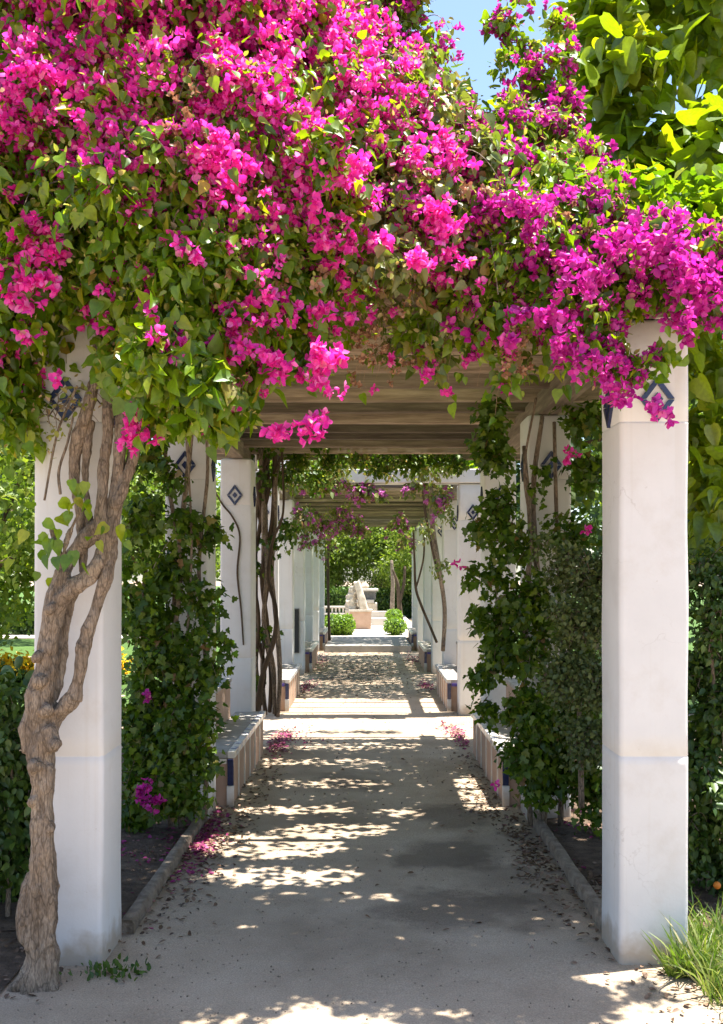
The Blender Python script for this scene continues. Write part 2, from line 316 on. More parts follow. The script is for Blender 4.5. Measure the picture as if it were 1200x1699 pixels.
# ------------------------------------------------------------------ leaf templates (length 1 along +Y, face up +Z)
def outline_leaf(pts, mid, fold=0.12, curl=0.15):
    "half outline points (x,y) on the right side from base to tip; mirrored; fan around mid"
    R = [(0, 0)] + pts + [(0, 1)]
    ring = R + [(-x, y) for x, y in reversed(pts)]
    V = [(0, mid, -fold * 0.6)] + [(x, y, abs(x) * fold * 2 - curl * y * y) for x, y in ring]
    V[0] = (0, mid, -curl * mid * mid - 0.02)
    n = len(ring)
    T = [(0, 1 + i, 1 + (i + 1) % n) for i in range(n)]
    return np.array(V, float), np.array(T)
HEART = outline_leaf([(0.22, -0.02), (0.37, 0.16), (0.35, 0.42), (0.17, 0.74)], 0.4, 0.14, 0.22)
OVAL = outline_leaf([(0.26, 0.22), (0.26, 0.6)], 0.45, 0.15, 0.2)
IVY = outline_leaf([(0.30, -0.06), (0.46, 0.20), (0.24, 0.36), (0.30, 0.60), (0.12, 0.70)], 0.3, 0.06, 0.15)
BROAD = outline_leaf([(0.20, -0.05), (0.34, 0.08), (0.40, 0.28), (0.36, 0.52), (0.22, 0.78)], 0.4, 0.16, 0.35)
QUAD = (np.array([(0, 0, 0), (0.34, 0.5, 0.06), (0, 1, -0.1), (-0.34, 0.5, 0.06)], float), np.array([(0, 1, 2), (0, 2, 3)]))
BLADE = (np.array([(-0.02, 0, 0), (0.02, 0, 0), (0.018, 0.4, 0.06), (-0.018, 0.4, 0.06), (0.011, 0.75, 0.0), (-0.011, 0.75, 0.0), (0, 1, -0.14)], float), np.array([(0, 1, 2), (0, 2, 3), (3, 2, 4), (3, 4, 5), (5, 4, 6)]))
BRACT = (np.array([(0, 0, 0), (0.36, 0.38, 0.16), (0.26, 0.78, 0.10), (0, 1.0, 0.16), (-0.26, 0.78, 0.10), (-0.36, 0.38, 0.16), (0, 0.55, -0.03)], float),
         np.array([(6, 0, 1), (6, 1, 2), (6, 2, 3), (6, 3, 4), (6, 4, 5), (6, 5, 0)]))
def frames(axis, nrm):
    a = norm(axis); x = norm(np.cross(a, nrm)); z = np.cross(x, a)
    return np.stack((x, a, z), -1)            # columns
def merge(tpl, pos, Rm, sc):
    V, T = tpl; n = len(V)
    W = np.einsum('nij,vj->nvi', Rm, V) * np.asarray(sc).reshape(-1, 1, 1) + pos[:, None, :]
    TT = T[None] + (np.arange(len(pos)) * n)[:, None, None]
    return W.reshape(-1, 3), TT.reshape(-1, 3)
def cluster_template(seed, flowers=5, rad=0.9, size=1.0, bract=BRACT):
    "a bunch of three-bract flowers"
    g = np.random.default_rng(seed); pos, ax, nr, sc = [], [], [], []
    for _ in range(flowers):
        c = norm(g.normal(size=3)) * rad * g.random() ** 0.5; d = norm(c + g.normal(size=3) * 0.7)
        t = norm(np.cross(d, [0.3, 0.5, 0.8])); u = np.cross(d, t); p0 = g.random() * 6
        for k in range(3):
            w = math.cos(p0 + k * 2.09) * t + math.sin(p0 + k * 2.09) * u
            pos.append(c); ax.append(d * g.uniform(0.4, 1.0) + w); nr.append(d - w * 0.6); sc.append(size * g.uniform(0.75, 1.2))
    return merge(bract, np.array(pos), frames(np.array(ax), np.array(nr)), np.array(sc))
CLUSTERS = [cluster_template(40 + k, flowers=4 + k % 3, rad=0.8) for k in range(5)]
FARCLUST = [cluster_template(60 + k, flowers=4, rad=1.0, size=1.2, bract=QUAD) for k in range(2)]

def screen(p):
    return CX + F * p[:, 0] / p[:, 1], CY - F * (p[:, 2] - EYE) / p[:, 1]
def pick_front(pos, sc, most=300, cell=20):
    "indices of the pieces that show largest: the nearest one of every small patch of view"
    x, y = screen(pos); ok = (x > -10) & (x < 1210) & (y > -10) & (y < 1710) & (pos[:, 1] > 1)
    idx = np.nonzero(ok)[0]; idx = idx[np.argsort(pos[idx, 1])]
    key = (x[idx] // cell).astype(int) * 1000 + (y[idx] // cell).astype(int)
    _, first = np.unique(key, return_index=True); sel = idx[first]
    size = sc[sel] / pos[sel, 1]
    return sel[np.argsort(-size)][:most]
def pieces(name, tpls, tid, pos, Rm, sc, mat, parent, hero=0, hero_name='leaf', stuff_name='foliage'):
    "leaves of one plant: the HERO best seen as parts that share meshes, the rest joined as stuff"
    sc = np.asarray(sc, float); keep = np.ones(len(pos), bool)
    if hero:
        sel = pick_front(pos, sc, hero); keep[sel] = False
        meshes = [mesh_np(hero_name, *t) for t in tpls]
        for me in meshes: me.materials.append(mat)
        base = Vector(parent.location)
        for i in sel:
            o = bpy.data.objects.new(hero_name, meshes[tid[i]]); COL.objects.link(o); o.parent = parent
            m = Matrix([list(Rm[i][r] * sc[i]) + [pos[i][r] - base[r]] for r in range(3)] + [[0, 0, 0, 1]])
            o.matrix_local = m
    Vs, Ts, off = [], [], 0
    for k, t in enumerate(tpls):
        q = keep & (tid == k)
        if not q.any(): continue
        V, T = merge(t, pos[q], Rm[q], sc[q]); Vs.append(V); Ts.append(T + off); off += len(V)
    return link(stuff_name, mesh_np(stuff_name, np.vstack(Vs), np.vstack(Ts)), mat, parent, kind='stuff')

def sprays(blobs, per_m2=1.0, K=12, droop=0.5, seed=1):
    """blobs: (centre, (rx,ry,rz), n, flower chance, leaf size). Returns nodes (N,K,3), flower chance (N), leaf size (N), centre (N,3)"""
    g = np.random.default_rng(seed); A, B, C_, Fp, Ls = [], [], [], [], []
    sub = []
    for (c, r, n, fp, ls) in blobs:
        r = np.array(r, float); c = np.array(c, float)
        if r[0] > .15:
            for q in range(6):
                sub.append((c + g.normal(size=3) * r * np.array([.45, .40, .42]), r * g.uniform(.34, .66), n / 7.2 * g.uniform(.5, 1.5), np.clip(fp * g.uniform(.25, 1.7), 0, .97) if fp < .9 else fp * g.uniform(.75, 1), ls * g.uniform(.85, 1.15)))
            sub.append((c, r * .75, n / 5, fp * .7, ls)); sub.append((c, r * 1.22, n * .05, fp, ls * .85))
        else: sub.append((c, r, n, fp, ls))
    for (c, r, n, fp, ls) in sub:
        n = max(1, int(n * per_m2))
        d = norm(g.normal(size=(n, 3))); d[:, 1] -= 0.25; d = norm(d)
        tip = c + d * r * g.uniform(0.55, 1.08, (n, 1))
        st = c + g.normal(size=(n, 3)) * r * 0.28
        A.append(st); B.append(tip); C_.append(np.repeat(c[None], n, 0)); Fp.append(np.full(n, fp)); Ls.append(np.full(n, ls))
    A = np.vstack(A); B = np.vstack(B); C_ = np.vstack(C_); Fp = np.concatenate(Fp); Ls = np.concatenate(Ls)
    L = np.linalg.norm(B - A, axis=1, keepdims=True)
    mid = (A + B) / 2 + np.array([0, 0, 1]) * L * (0.2 + droop * 0.5) + g.normal(size=A.shape) * L * 0.12
    u = np.linspace(0, 1, K)[None, :, None]
    nd = (1 - u) ** 2 * A[:, None] + 2 * u * (1 - u) * mid[:, None] + u * u * B[:, None]
    nd = nd + np.array([0, 0, -1]) * (u ** 3) * L[:, None] * droop * 0.35
    return nd, Fp, Ls, C_
def spray_leaves(nd, Ls, Cn, seed=2, from_k=3, down=0.9, keep=1.0, jit=0.03, per=1):
    g = np.random.default_rng(seed); Nn, K, _ = nd.shape
    ks = np.tile(np.arange(from_k, K), per)
    p = nd[:, ks] + g.normal(size=(Nn, len(ks), 3)) * jit
    tan = norm(np.gradient(nd, axis=1))[:, ks]
    out = norm(p - Cn[:, None] + g.normal(size=p.shape) * 0.05 + np.array([0, -.03, 0]))
    ax = tan * 0.5 + g.normal(size=p.shape) * 0.75 + out * 0.35 + np.array([0, 0, -down])
    nr = out * 0.8 + g.normal(size=p.shape) * 0.55 + np.array([0.05, -0.25, 0.55])
    sc = Ls[:, None] * g.uniform(0.55, 1.25, p.shape[:2])
    p = p.reshape(-1, 3); ax = ax.reshape(-1, 3); nr = nr.reshape(-1, 3); sc = sc.ravel()
    if keep < 1:
        q = g.random(len(p)) < keep; p, ax, nr, sc = p[q], ax[q], nr[q], sc[q]
    return p, frames(ax, nr), sc
def spray_flowers(nd, Fp, Cn, size, seed=3, per=5):
    g = np.random.default_rng(seed); P_, = (nd,)
    # neighbouring tips flower together: smooth noise decides
    q = np.nonzero(g.random(len(nd)) < Fp)[0]
    pos = []
    K = nd.shape[1]
    for k in range(per):
        kk = K - 1 - (g.random(len(q)) ** 1.5 * 4).astype(int)
        pos.append(nd[q, kk] + g.normal(size=(len(q), 3)) * size * 1.1)
    pos = np.vstack(pos); cn = np.tile(Cn[q], (per, 1))
    ax = norm(pos - cn) + g.normal(size=pos.shape) * 0.8 + np.array([0, -0.2, 0.3])
    nr = g.normal(size=pos.shape)
    return pos, frames(ax, nr), size * g.uniform(0.7, 1.25, len(pos))
def spray_twigs(nd, parent, mat, r=0.0022, every=1, name='twig'):
    nd = nd[::every]; Vs, Qs, off = [], [], 0
    Nn, K, _ = nd.shape; sides = 3
    tan = norm(np.gradient(nd, axis=1)); a = norm(np.cross(tan, [0.13, 0.95, 0.27])); b = np.cross(tan, a)
    th = np.linspace(0, 2 * np.pi, sides, endpoint=False)
    R = r * np.linspace(1.5, 0.5, K)[None, :, None, None]
    V = nd[:, :, None] + R * (np.cos(th)[None, None, :, None] * a[:, :, None] + np.sin(th)[None, None, :, None] * b[:, :, None])
    i = np.arange(K - 1)[:, None] * sides; j = np.arange(sides)[None, :]; j2 = (j + 1) % sides
    Q = np.stack((i + j, i + j2, i + sides + j2, i + sides + j), -1).reshape(-1, 4)
    Q = (Q[None] + (np.arange(Nn) * K * sides)[:, None, None]).reshape(-1, 4)
    return link(name, mesh_np(name, V.reshape(-1, 3), Q), mat, parent, kind='stuff')

# ================================================================== GROUND
ground_sheet('ground', -150, 150, -40, 260, 0.0, M['sand'])
ground_sheet('path', -1.9, 2.4, -2.5, 20.72, 0.006, M['earth'], 90, 400, 0.006)
for s, nm in ((-1, 'planting_bed_left'), (1, 'planting_bed_right')):
    ground_sheet(nm, min(s * 1.07, s * 3.2), max(s * 1.07, s * 3.2), 4.42, 8.9, 0.018, M['soil'], 40, 80, 0.03)
ground_sheet('planting_bed_corner', -3.2, -1.40, 3.6, 4.42, 0.016, M['soil'], 30, 16, 0.02)
ground_sheet('lawn', -26, -1.75, 11.5, 25.0, 0.01, M['lawn'], 60, 40, 0.02)
ground_sheet('far_lawn', -40, -1.6, 29.5, 60.0, 0.01, M['lawn'])
ground_sheet('lawn_right', 2.0, 30, 11.5, 60.0, 0.01, M['lawn'])
ground_sheet('meadow', -60, 60, 60.5, 150, 0.012, M['lawn'])
box('step', -0.90, 0.90, 20.74, 23.9, 0.0, 0.14, M['step'], bev=0.01)['kind'] = 'structure'
tg = ground_sheet('plaza', -1.55, 1.35, 23.9, 44, 0.12, M['paving'])

# planting bed kerbs: rounded, slightly wandering concrete edging
def kerb(side, label):
    g = np.random.default_rng(5 + side); ys = np.linspace(4.42, 6.85, 40)
    prof = [(-0.032, -0.05), (-0.031, 0.055), (-0.022, 0.070), (0.022, 0.070), (0.031, 0.055), (0.032, -0.05)]
    V = []
    for y in ys:
        wx = 0.012 * noise.noise(Vector((side * 9, y * 1.3, 0))); wz = 0.01 * noise.noise(Vector((side * 5, y * 2.2, 4)))
        for k, (px, pz) in enumerate(prof):
            V.append((side * 1.075 + px + wx + 0.004 * noise.noise(Vector((y * 9, k * 3, side))), y, pz + wz + 0.006 * noise.noise(Vector((y * 12, k, side)))))
    n = len(prof); Q = [(i * n + j, i * n + j + 1, (i + 1) * n + j + 1, (i + 1) * n + j) for i in range(len(ys) - 1) for j in range(n - 1)]
    Q += [(0, 1, 4, 5), (1, 2, 3, 4)]; e = (len(ys) - 1) * n; Q += [(e, e + 1, e + 4, e + 5), (e + 1, e + 2, e + 3, e + 4)]
    tag(link('kerb', mesh_np('kerb', V, Q), M['kerb']), label, 'kerb')
kerb(-1, 'rounded concrete kerb of the left planting bed, beside the gnarled trunk and pink litter')
kerb(1, 'rounded concrete kerb of the right planting bed, beside the grassy pillar')

# ================================================================== PILLARS
ROWS = [4.07 + 2.42 * k for k in range(9)]
PD = 0.33; PH = 2.65; INNER = 1.04; PW = 0.285
def pillar_mesh(w, d, h, seed, front=False):
    r = 0.022; levels = [(-0.05, 0), (0.0, 0)]
    for z in np.arange(0.12, h - 0.02, 0.14): levels.append((z, 0))
    for gz in (0.86, 2.23): levels += [(gz - 0.004, 0), (gz - 0.002, 0.0015), (gz + 0.002, 0.0015), (gz + 0.004, 0)]
    levels += [(h - 0.018, 0.0), (h - 0.006, 0.006), (h, 0.02)]
    levels.sort()
    V = []; ring = []
    for (cx, cy, a0) in ((w / 2 - r, d / 2 - r, 0), (-w / 2 + r, d / 2 - r, 90), (-w / 2 + r, -d / 2 + r, 180), (w / 2 - r, -d / 2 + r, 270)):
        for k in range(4):
            a = math.radians(a0 + 30 * k); ring.append((cx + r * math.cos(a), cy + r * math.sin(a)))
    n = len(ring)
    for z, ins in levels:
        for x, y in ring:
            o = noise.noise_vector(Vector((x * 5 + seed * 7, y * 5, z * 2.3))) * 0.005
            sc = 1 - 2 * ins / w
            V.append((x * sc + o.x, y * sc + o.y, z))
    L = len(levels)
    Fs = [[i * n + j, i * n + (j + 1) % n, (i + 1) * n + (j + 1) % n, (i + 1) * n + j] for i in range(L - 1) for j in range(n)]
    Fs.append([(L - 1) * n + j for j in range(n)]); Fs.append([n - 1 - j for j in range(n)])
    me = bpy.data.meshes.new('shaft'); me.from_pydata(V, [], Fs); me.update()
    for p in me.polygons: p.use_smooth = True
    me.set_sharp_from_angle(angle=math.radians(50)) if hasattr(me, 'set_sharp_from_angle') else None
    return me
SHAFTS = [pillar_mesh(PW, PD, PH, s) for s in range(4)]
def diamond_meshes(hw, hh, t=0.011, bar=0.020):
    "four mitred bars and a centre lozenge lying in the XZ plane, facing -Y"
    out = []
    iw, ih = hw - bar * math.hypot(hw, hh) / hh, hh - bar * math.hypot(hw, hh) / hw
    for sx in (1, -1):
        for sz in (1, -1):
            g = 0.0022
            q = [(0 + g, hh), (hw, 0 + g), (iw, 0 + g), (0 + g, ih)]
            V = [(sx * x, y, sz * z) for y in (-t, 0.004) for x, z in q]
            Fq = [(0, 1, 2, 3), (4, 7, 6, 5), (0, 4, 5, 1), (1, 5, 6, 2), (2, 6, 7, 3), (3, 7, 4, 0)]
            out.append(mesh_np('tile', V, Fq, False))
    cw, ch = hw * 0.33, hh * 0.30
    q = [(0, ch), (cw, 0), (0, -ch), (-cw, 0)]
    V = [(x, y, z) for y in (-t, 0.004) for x, z in q]
    out.append(mesh_np('tile', V, [(0, 1, 2, 3), (4, 7, 6, 5), (0, 4, 5, 1), (1, 5, 6, 2), (2, 6, 7, 3), (3, 7, 4, 0)], False))
    return out
DIA = diamond_meshes(0.070, 0.092)
for m in DIA: m.materials.append(M['navy'])
SIDE_WORDS = {-1: 'left', 1: 'right'}
PLAB = {
    (-1, 0): 'nearest white pillar on the left, half hidden by the gnarled bougainvillea trunk',
    (1, 0): 'nearest white pillar on the right, grass at its foot',
    (-1, 1): 'white pillar on the left wrapped in the dark climbing shrub',
    (1, 1): 'white pillar on the right wrapped in the dark ivy shrub',
    (-1, 2): 'white pillar standing at the far end of the nearest left bench',
    (1, 2): 'white pillar standing at the far end of the nearest right bench',
    (-1, 3): 'white pillar on the left just in front of the second bench, behind the bundle of vine stems',
    (1, 3): 'broad white pillar on the right just in front of the second bench, ivy over its edge',
    (-1, 4): 'white pillar on the left at the far end of the second bench',
    (1, 4): 'white pillar on the right at the far end of the second bench, by the brown vine trunk',
    (-1, 5): 'white pillar on the left bearing the dark metal panel',
    (1, 5): 'white pillar on the right in front of the third bench',
    (-1, 6): 'white pillar on the left at the far end of the third bench',
    (1, 6): 'white pillar on the right at the far end of the third bench',
    (-1, 7): 'white pillar on the left beside the stone step',
    (1, 7): 'white pillar on the right beside the stone step',
    (-1, 8): 'farthest white pillar on the left, next to the thin dark trunk at the opening',
    (1, 8): 'farthest white pillar on the right, at the garden opening',
}
for k, zr in enumerate(ROWS):
    for s in (-1, 1):
        t = thing('pillar', PLAB[(s, k)], 'pillar', (s * (INNER + PW / 2) + (0 if k else (-.045 if s < 0 else -.012)), zr + PD / 2, 0), 'white pillars of the pergola')
        link('shaft', SHAFTS[(k * 2 + (s > 0)) % 4], M['stucco'], t, (0, 0, 0))
        hz = 2.32
        for me in DIA:
            a = link('tile', me, None, t, (0.01 * s, -PD / 2 - 0.001, hz))
            if k < 4:
                b = link('tile', me, None, t, (-s * (PW / 2 + 0.001), 0.0, hz)); b.rotation_euler = (0, 0, -s * math.pi / 2)

# dark panel on a far left pillar
t = thing('wall_panel', 'narrow dark metal panel fixed on the front of a far left pillar', 'panel', (-1.2, ROWS[5] - 0.03, 0.34))
box('door', -1.25, -1.13, ROWS[5] - 0.06, ROWS[5] - 0.008, 0.36, 1.05, M['metal'], t, 0.004)
box('frame', -1.262, -1.118, ROWS[5] - 0.045, ROWS[5] - 0.004, 0.345, 1.065, M['grey'], t, 0.003)

# ================================================================== BENCHES
def bench(s, y0, y1, label, detail):
    h = 0.385; xi, xb, xo = 0.92, 1.19, 1.40
    t = thing('bench', label, 'bench', (s * 1.15, (y0 + y1) / 2, 0), 'pink rendered benches between the pillars')
    def bx(name, a, b, c, d, e, f, m, bev=0.005):
        return box(name, min(s * a, s * b), max(s * a, s * b), c, d, e, f, m, t, bev)
    bx('base', xi + 0.022, xb + 0.01, y0 + 0.02, y1 - 0.01, 0, h - 0.05, M['pink'])
    bx('seat', xi + 0.055, xb - 0.002, y0 + 0.012, y1 - 0.01, h - 0.048, h - 0.004, M['slab'])
    bx('backrest', xb, xo, y0 + 0.45 if y0 < 8 else y0 + 0.1, y1 - 0.35, 0, 0.68, M['pink'])
    bx('coping', xb - 0.012, xo + 0.012, y0 + 0.44 if y0 < 8 else y0 + 0.09, y1 - 0.34, 0.682, 0.715, M['slab'])
    bx('corner_post', xi + 0.006, xi + 0.055, y0 - 0.012, y0 + 0.016, 0, 0.15, M['stucco'], 0.004)
    bx('corner_tile', xi + 0.008, xi + 0.05, y0 - 0.010, y0 + 0.016, 0.153, h - 0.052, M['navy'], 0.003)
    bx('end_strip', xi + 0.058, xb, y0 - 0.002, y0 + 0.018, h - 0.085, h - 0.052, M['violet'] if detail != 1 else M['cream'], 0.003)
    if detail:
        n = int((y1 - y0) / 0.105); L = (y1 - y0) / n
        for i in range(n):
            m = (M['cream'], M['patina'])[i % 2]
            a = bx('tile', xi, xi + 0.052, y0 + i * L + 0.003, y0 + (i + 1) * L - 0.003, h - 0.047, h, m, 0.004)
        for i in range(1, 6):
            yy = y0 + (y1 - y0) * i / 6
            bx('joint_strip', xi + 0.014, xi + 0.026, yy - 0.012, yy + 0.012, 0, h - 0.055, M['cream'], 0.002)
    else:
        bx('trim', xi, xi + 0.052, y0, y1 - 0.003, h - 0.047, h, M['cream'])
BL = {(-1, 0): 'nearest pink bench on the left, chequered tile trim, shrub over its near end',
      (1, 0): 'nearest pink bench on the right, white foot showing below the dark ivy shrub',
      (-1, 1): 'second pink bench on the left, violet end strip, just behind the bundled vine stems',
      (1, 1): 'second pink bench on the right, violet strip at its end beside the broad ivy pillar',
      (-1, 2): 'third pink bench on the left, beyond the dark metal panel',
      (1, 2): 'third pink bench on the right, near the thin dark leaning stem',
      (-1, 3): 'farthest pink bench on the left, beside the stone step',
      (1, 3): 'farthest pink bench on the right, beside the stone step'}
for i, (a, b) in enumerate(((ROWS[1] + 0.38, ROWS[2] + 0.04), (ROWS[3] + 0.34, ROWS[4] - 0.02), (ROWS[5] + 0.3, ROWS[6] - 0.02), (ROWS[7] - 0.3, ROWS[8] - 0.02))):
    for s in (-1, 1):
        if i == 3 : bench(s, ROWS[7] + 0.34, b, BL[(s, i)], 0)
        else: bench(s, a, b, BL[(s, i)], 1 if i < 1 else (2 if i < 2 else 0))

# ================================================================== PERGOLA ROOF
def roof(label, y0, y1, first, step, lay=0):
    t = thing('pergola_roof', label, 'pergola roof', (0, y0, PH))
    for s in (-1, 1):
        box('beam', s * 1.18 - 0.065, s * 1.18 + 0.065, y0, y1, PH + 0.002, PH + 0.15, M['timber_long'], t, 0.008)
    bm = box_bm(3.1, 0.055, 0.095, 0.006, 1, 0.006); me = bm_mesh('rafter', bm); me.materials.append(M['timber'])
    y = first; i = 0
    g = np.random.default_rng(int(y0 * 10))
    while y < y1 - 0.03:
        o = link('rafter', me, None, t, (g.normal() * 0.03, y - y0, 0.105 + g.normal() * 0.004)); o.rotation_euler = (g.normal() * 0.02, g.normal() * 0.003, g.normal() * 0.006)
        y += step; i += 1
    return t
roof('weathered brown timber rafters of the near roof, under the bougainvillea', 4.0, 10.05, 4.25, 0.475)
roof('weathered brown timber rafters of the far roof, beyond the white lintel', 11.62, 23.9, 11.72, 0.475)

# white lintel with stepped cornice between the two roofs
t = thing('lintel', 'white stepped lintel across the passage between the two timber roofs', 'lintel', (0, 11.35, PH))
box('beam', -1.35, 1.35, 11.30, 11.58, PH + 0.004, PH + 0.16, M['stucco'], t, 0.01)
for s in (-1, 1):
    for (a, b, c, d, e) in ((0.66, 1.04, 11.20, PH + 0.163, PH + 0.215), (0.70, 1.00, 11.24, PH + 0.218, PH + 0.262), (0.70, 0.92, 11.26, PH + 0.265, PH + 0.33)):
        box('cornice', min(s * a, s * b), max(s * a, s * b), c, 11.56, d, e, M['stucco'], t, 0.006)
# beam end corbel on the near right pillar
t = thing('corbel', 'cream stone corbel on top of the nearest right pillar', 'corbel', (1.2, 4.2, PH))
box('block', 1.10, 1.24, 4.05, 4.35, PH + 0.003, PH + 0.11, M['stucco'], t, 0.012, jitter=0.01)

# ================================================================== GNARLED BOUGAINVILLEA TRUNK
vineA = thing('bougainvillea', 'huge hot pink bougainvillea over the near left, with a gnarled trunk beside the left pillar', 'bougainvillea', (-1.28, 3.88, 0))
def W(lst, Z0=3.9):
    "list of (px, py, width px[, dZ]) -> points, radii"
    p, r = [], []
    for q in lst:
        Z = Z0 + (q[3] if len(q) > 3 else 0); p.append(P(q[0], q[1], Z)); r.append(q[2] * Z / F / 2)
    return p, r
trunk_paths = [
    W([(66, 1640, 92, .02), (68, 1600, 76), (68, 1545, 70), (72, 1480, 62), (76, 1410, 52), (72, 1350, 46), (70, 1300, 50), (68, 1255, 58), (66, 1215, 66)]),
    W([(84, 1640, 40, -.05), (84, 1570, 34, -.05), (86, 1480, 30, -.05), (84, 1400, 26, -.05), (80, 1330, 22, -.04), (78, 1270, 30, -.03)]),
    W([(46, 1650, 40, -.02), (52, 1590, 34, -.04), (58, 1500, 30, -.05), (62, 1420, 28, -.05), (58, 1330, 20, -.04), (60, 1270, 22, -.04)]),
    W([(38, 1560, 30, -.03), (32, 1530, 40, -.03), (40, 1490, 38, -.02), (55, 1450, 34, -.01)]),
    W([(44, 1245, 34), (40, 1215, 44), (52, 1180, 48), (70, 1150, 50)]),
    W([(92, 1245, 24, -.03), (88, 1225, 36, -.03), (80, 1205, 30, -.03)]),
    W([(62, 1210, 56), (70, 1160, 50), (76, 1110, 40), (82, 1060, 38), (88, 1015, 37), (98, 975, 36), (104, 948, 28)]),
    W([(90, 1020, 30), (104, 990, 30, -.02), (124, 972, 27, -.02), (148, 955, 27, -.01), (166, 930, 26, .0), (177, 902, 25, .02), (172, 882, 24, .02)]),
    W([(74, 1225, 44), (92, 1195, 34), (108, 1172, 30, -.01), (122, 1158, 30, -.02)]),
    W([(104, 945, 24, .02), (120, 920, 26, .03), (145, 893, 32, .02), (165, 873, 30, .02), (178, 850, 22, .02)]),
    W([(86, 1160, 26, .04), (96, 1120, 22, .06), (104, 1070, 18, .07), (110, 1020, 15, .07), (125, 985, 12, .07), (138, 950, 12, .06)]),
]
for q in [(88, 1560, 22), (52, 1330, 16), (90, 1375, 15), (97, 1235, 18), (66, 1130, 16), (62, 1090, 12), (80, 1180, 22), (84, 1010, 12), (56, 1270, 20), (60, 1475, 18)]:
    c, r = W([(q[0] - 5, q[1] + 6, q[2], -.05), (q[0], q[1], q[2] * 1.25, -.06), (q[0] + 5, q[1] - 6, q[2], -.05)]); trunk_paths.append((c, r))
thin = []
for pts, rad in trunk_paths:
    pts = [np.array(p) for p in pts]; rad = list(rad)
    for i, p in enumerate(pts):
        low = p[2] < 1.08
        if low:
            cx = -1.272 - .010 * math.sin(p[2] * 5); p[0] = cx + (p[0] - cx) * .78; rad[i] *= .66
        else: rad[i] *= .86
    thin.append((pts, rad))
tubes('trunk', thin, M['bark'], vineA, 14, 8, 0.10, voxel=0.0075, disp=0.008)
g = np.random.default_rng(41); roots = []
for a in (-2.7, -1.9, -1.2, -.5, .3):
    L = g.uniform(.07, .12); q = np.array([-1.285, 3.86, .05]); e = q + np.array([math.cos(a) * L, math.sin(a) * L * .8, -.07])
    roots.append(([q + np.array([0, 0, .10]), (q + e) / 2 + np.array([0, 0, .01]), e], (.03, .022, .01)))
tubes('root', roots, M['bark'], vineA, 9, 6, .2, voxel=.007, disp=.01)
for br in [
    [W([(122, 1160, 28, -.02), (128, 1135, 20, -.02), (136, 1095, 19, -.02), (146, 1050, 19, -.01), (160, 1005, 19), (176, 962, 20), (184, 920, 16, .02), (185, 880, 13, .03)])],
    [W([(178, 895, 26, .02), (186, 862, 26, .02), (192, 828, 22, .02), (196, 790, 19, .02), (198, 740, 17, .02), (204, 690, 16, .03), (212, 620, 14, .1), (215, 540, 12, .3)]),
     W([(190, 842, 18, .0), (204, 810, 15), (218, 772, 13, .01), (232, 735, 11, .02), (248, 690, 8, .03), (262, 630, 7, .1)]),
     W([(196, 815, 14, .03), (212, 780, 12, .05), (222, 735, 11, .06), (226, 690, 10, .08)])],
    [W([(168, 872, 22, .02), (168, 835, 18, .0), (171, 800, 17, 0), (174, 760, 16, .01), (178, 720, 15, .02), (180, 660, 14, .05), (176, 590, 12, .15)])],
    [W([(138, 950, 12, .06), (136, 890, 14, .06), (132, 840, 15, .05), (124, 790, 17, .05), (126, 745, 18, .04), (138, 705, 20, .03), (150, 660, 17, .03), (158, 620, 14, .05), (164, 570, 12, .1), (168, 500, 10, .3)]),
     W([(140, 705, 12, .0), (150, 665, 12, -.01), (160, 620, 10, 0), (164, 560, 9, .05)])],
    [W([(150, 900, 10, .05), (146, 850, 9, .06), (142, 800, 10, .05), (145, 740, 12, .04), (152, 700, 10, .04)])],
    [W([(106, 945, 8, -.01), (98, 915, 6, -.02), (88, 885, 5, -.03), (84, 868, 4, -.04)]), W([(104, 935, 6, -.02), (110, 900, 4, -.03), (122, 870, 4, -.04), (135, 842, 3, -.05)])],
    [W([(74, 830, 4, .1), (86, 760, 4, .1), (95, 720, 4, .08), (106, 690, 4, .06), (128, 640, 4, .03)]), W([(100, 820, 5, .05), (98, 780, 5, .05), (112, 735, 4, .05), (122, 690, 4, .05)])],
]:
    tubes('branch', br, M['bark'], vineA, 10, 7, 0.10, voxel=0.0045 if br[0][1][0] > 0.008 else None, disp=0.006)

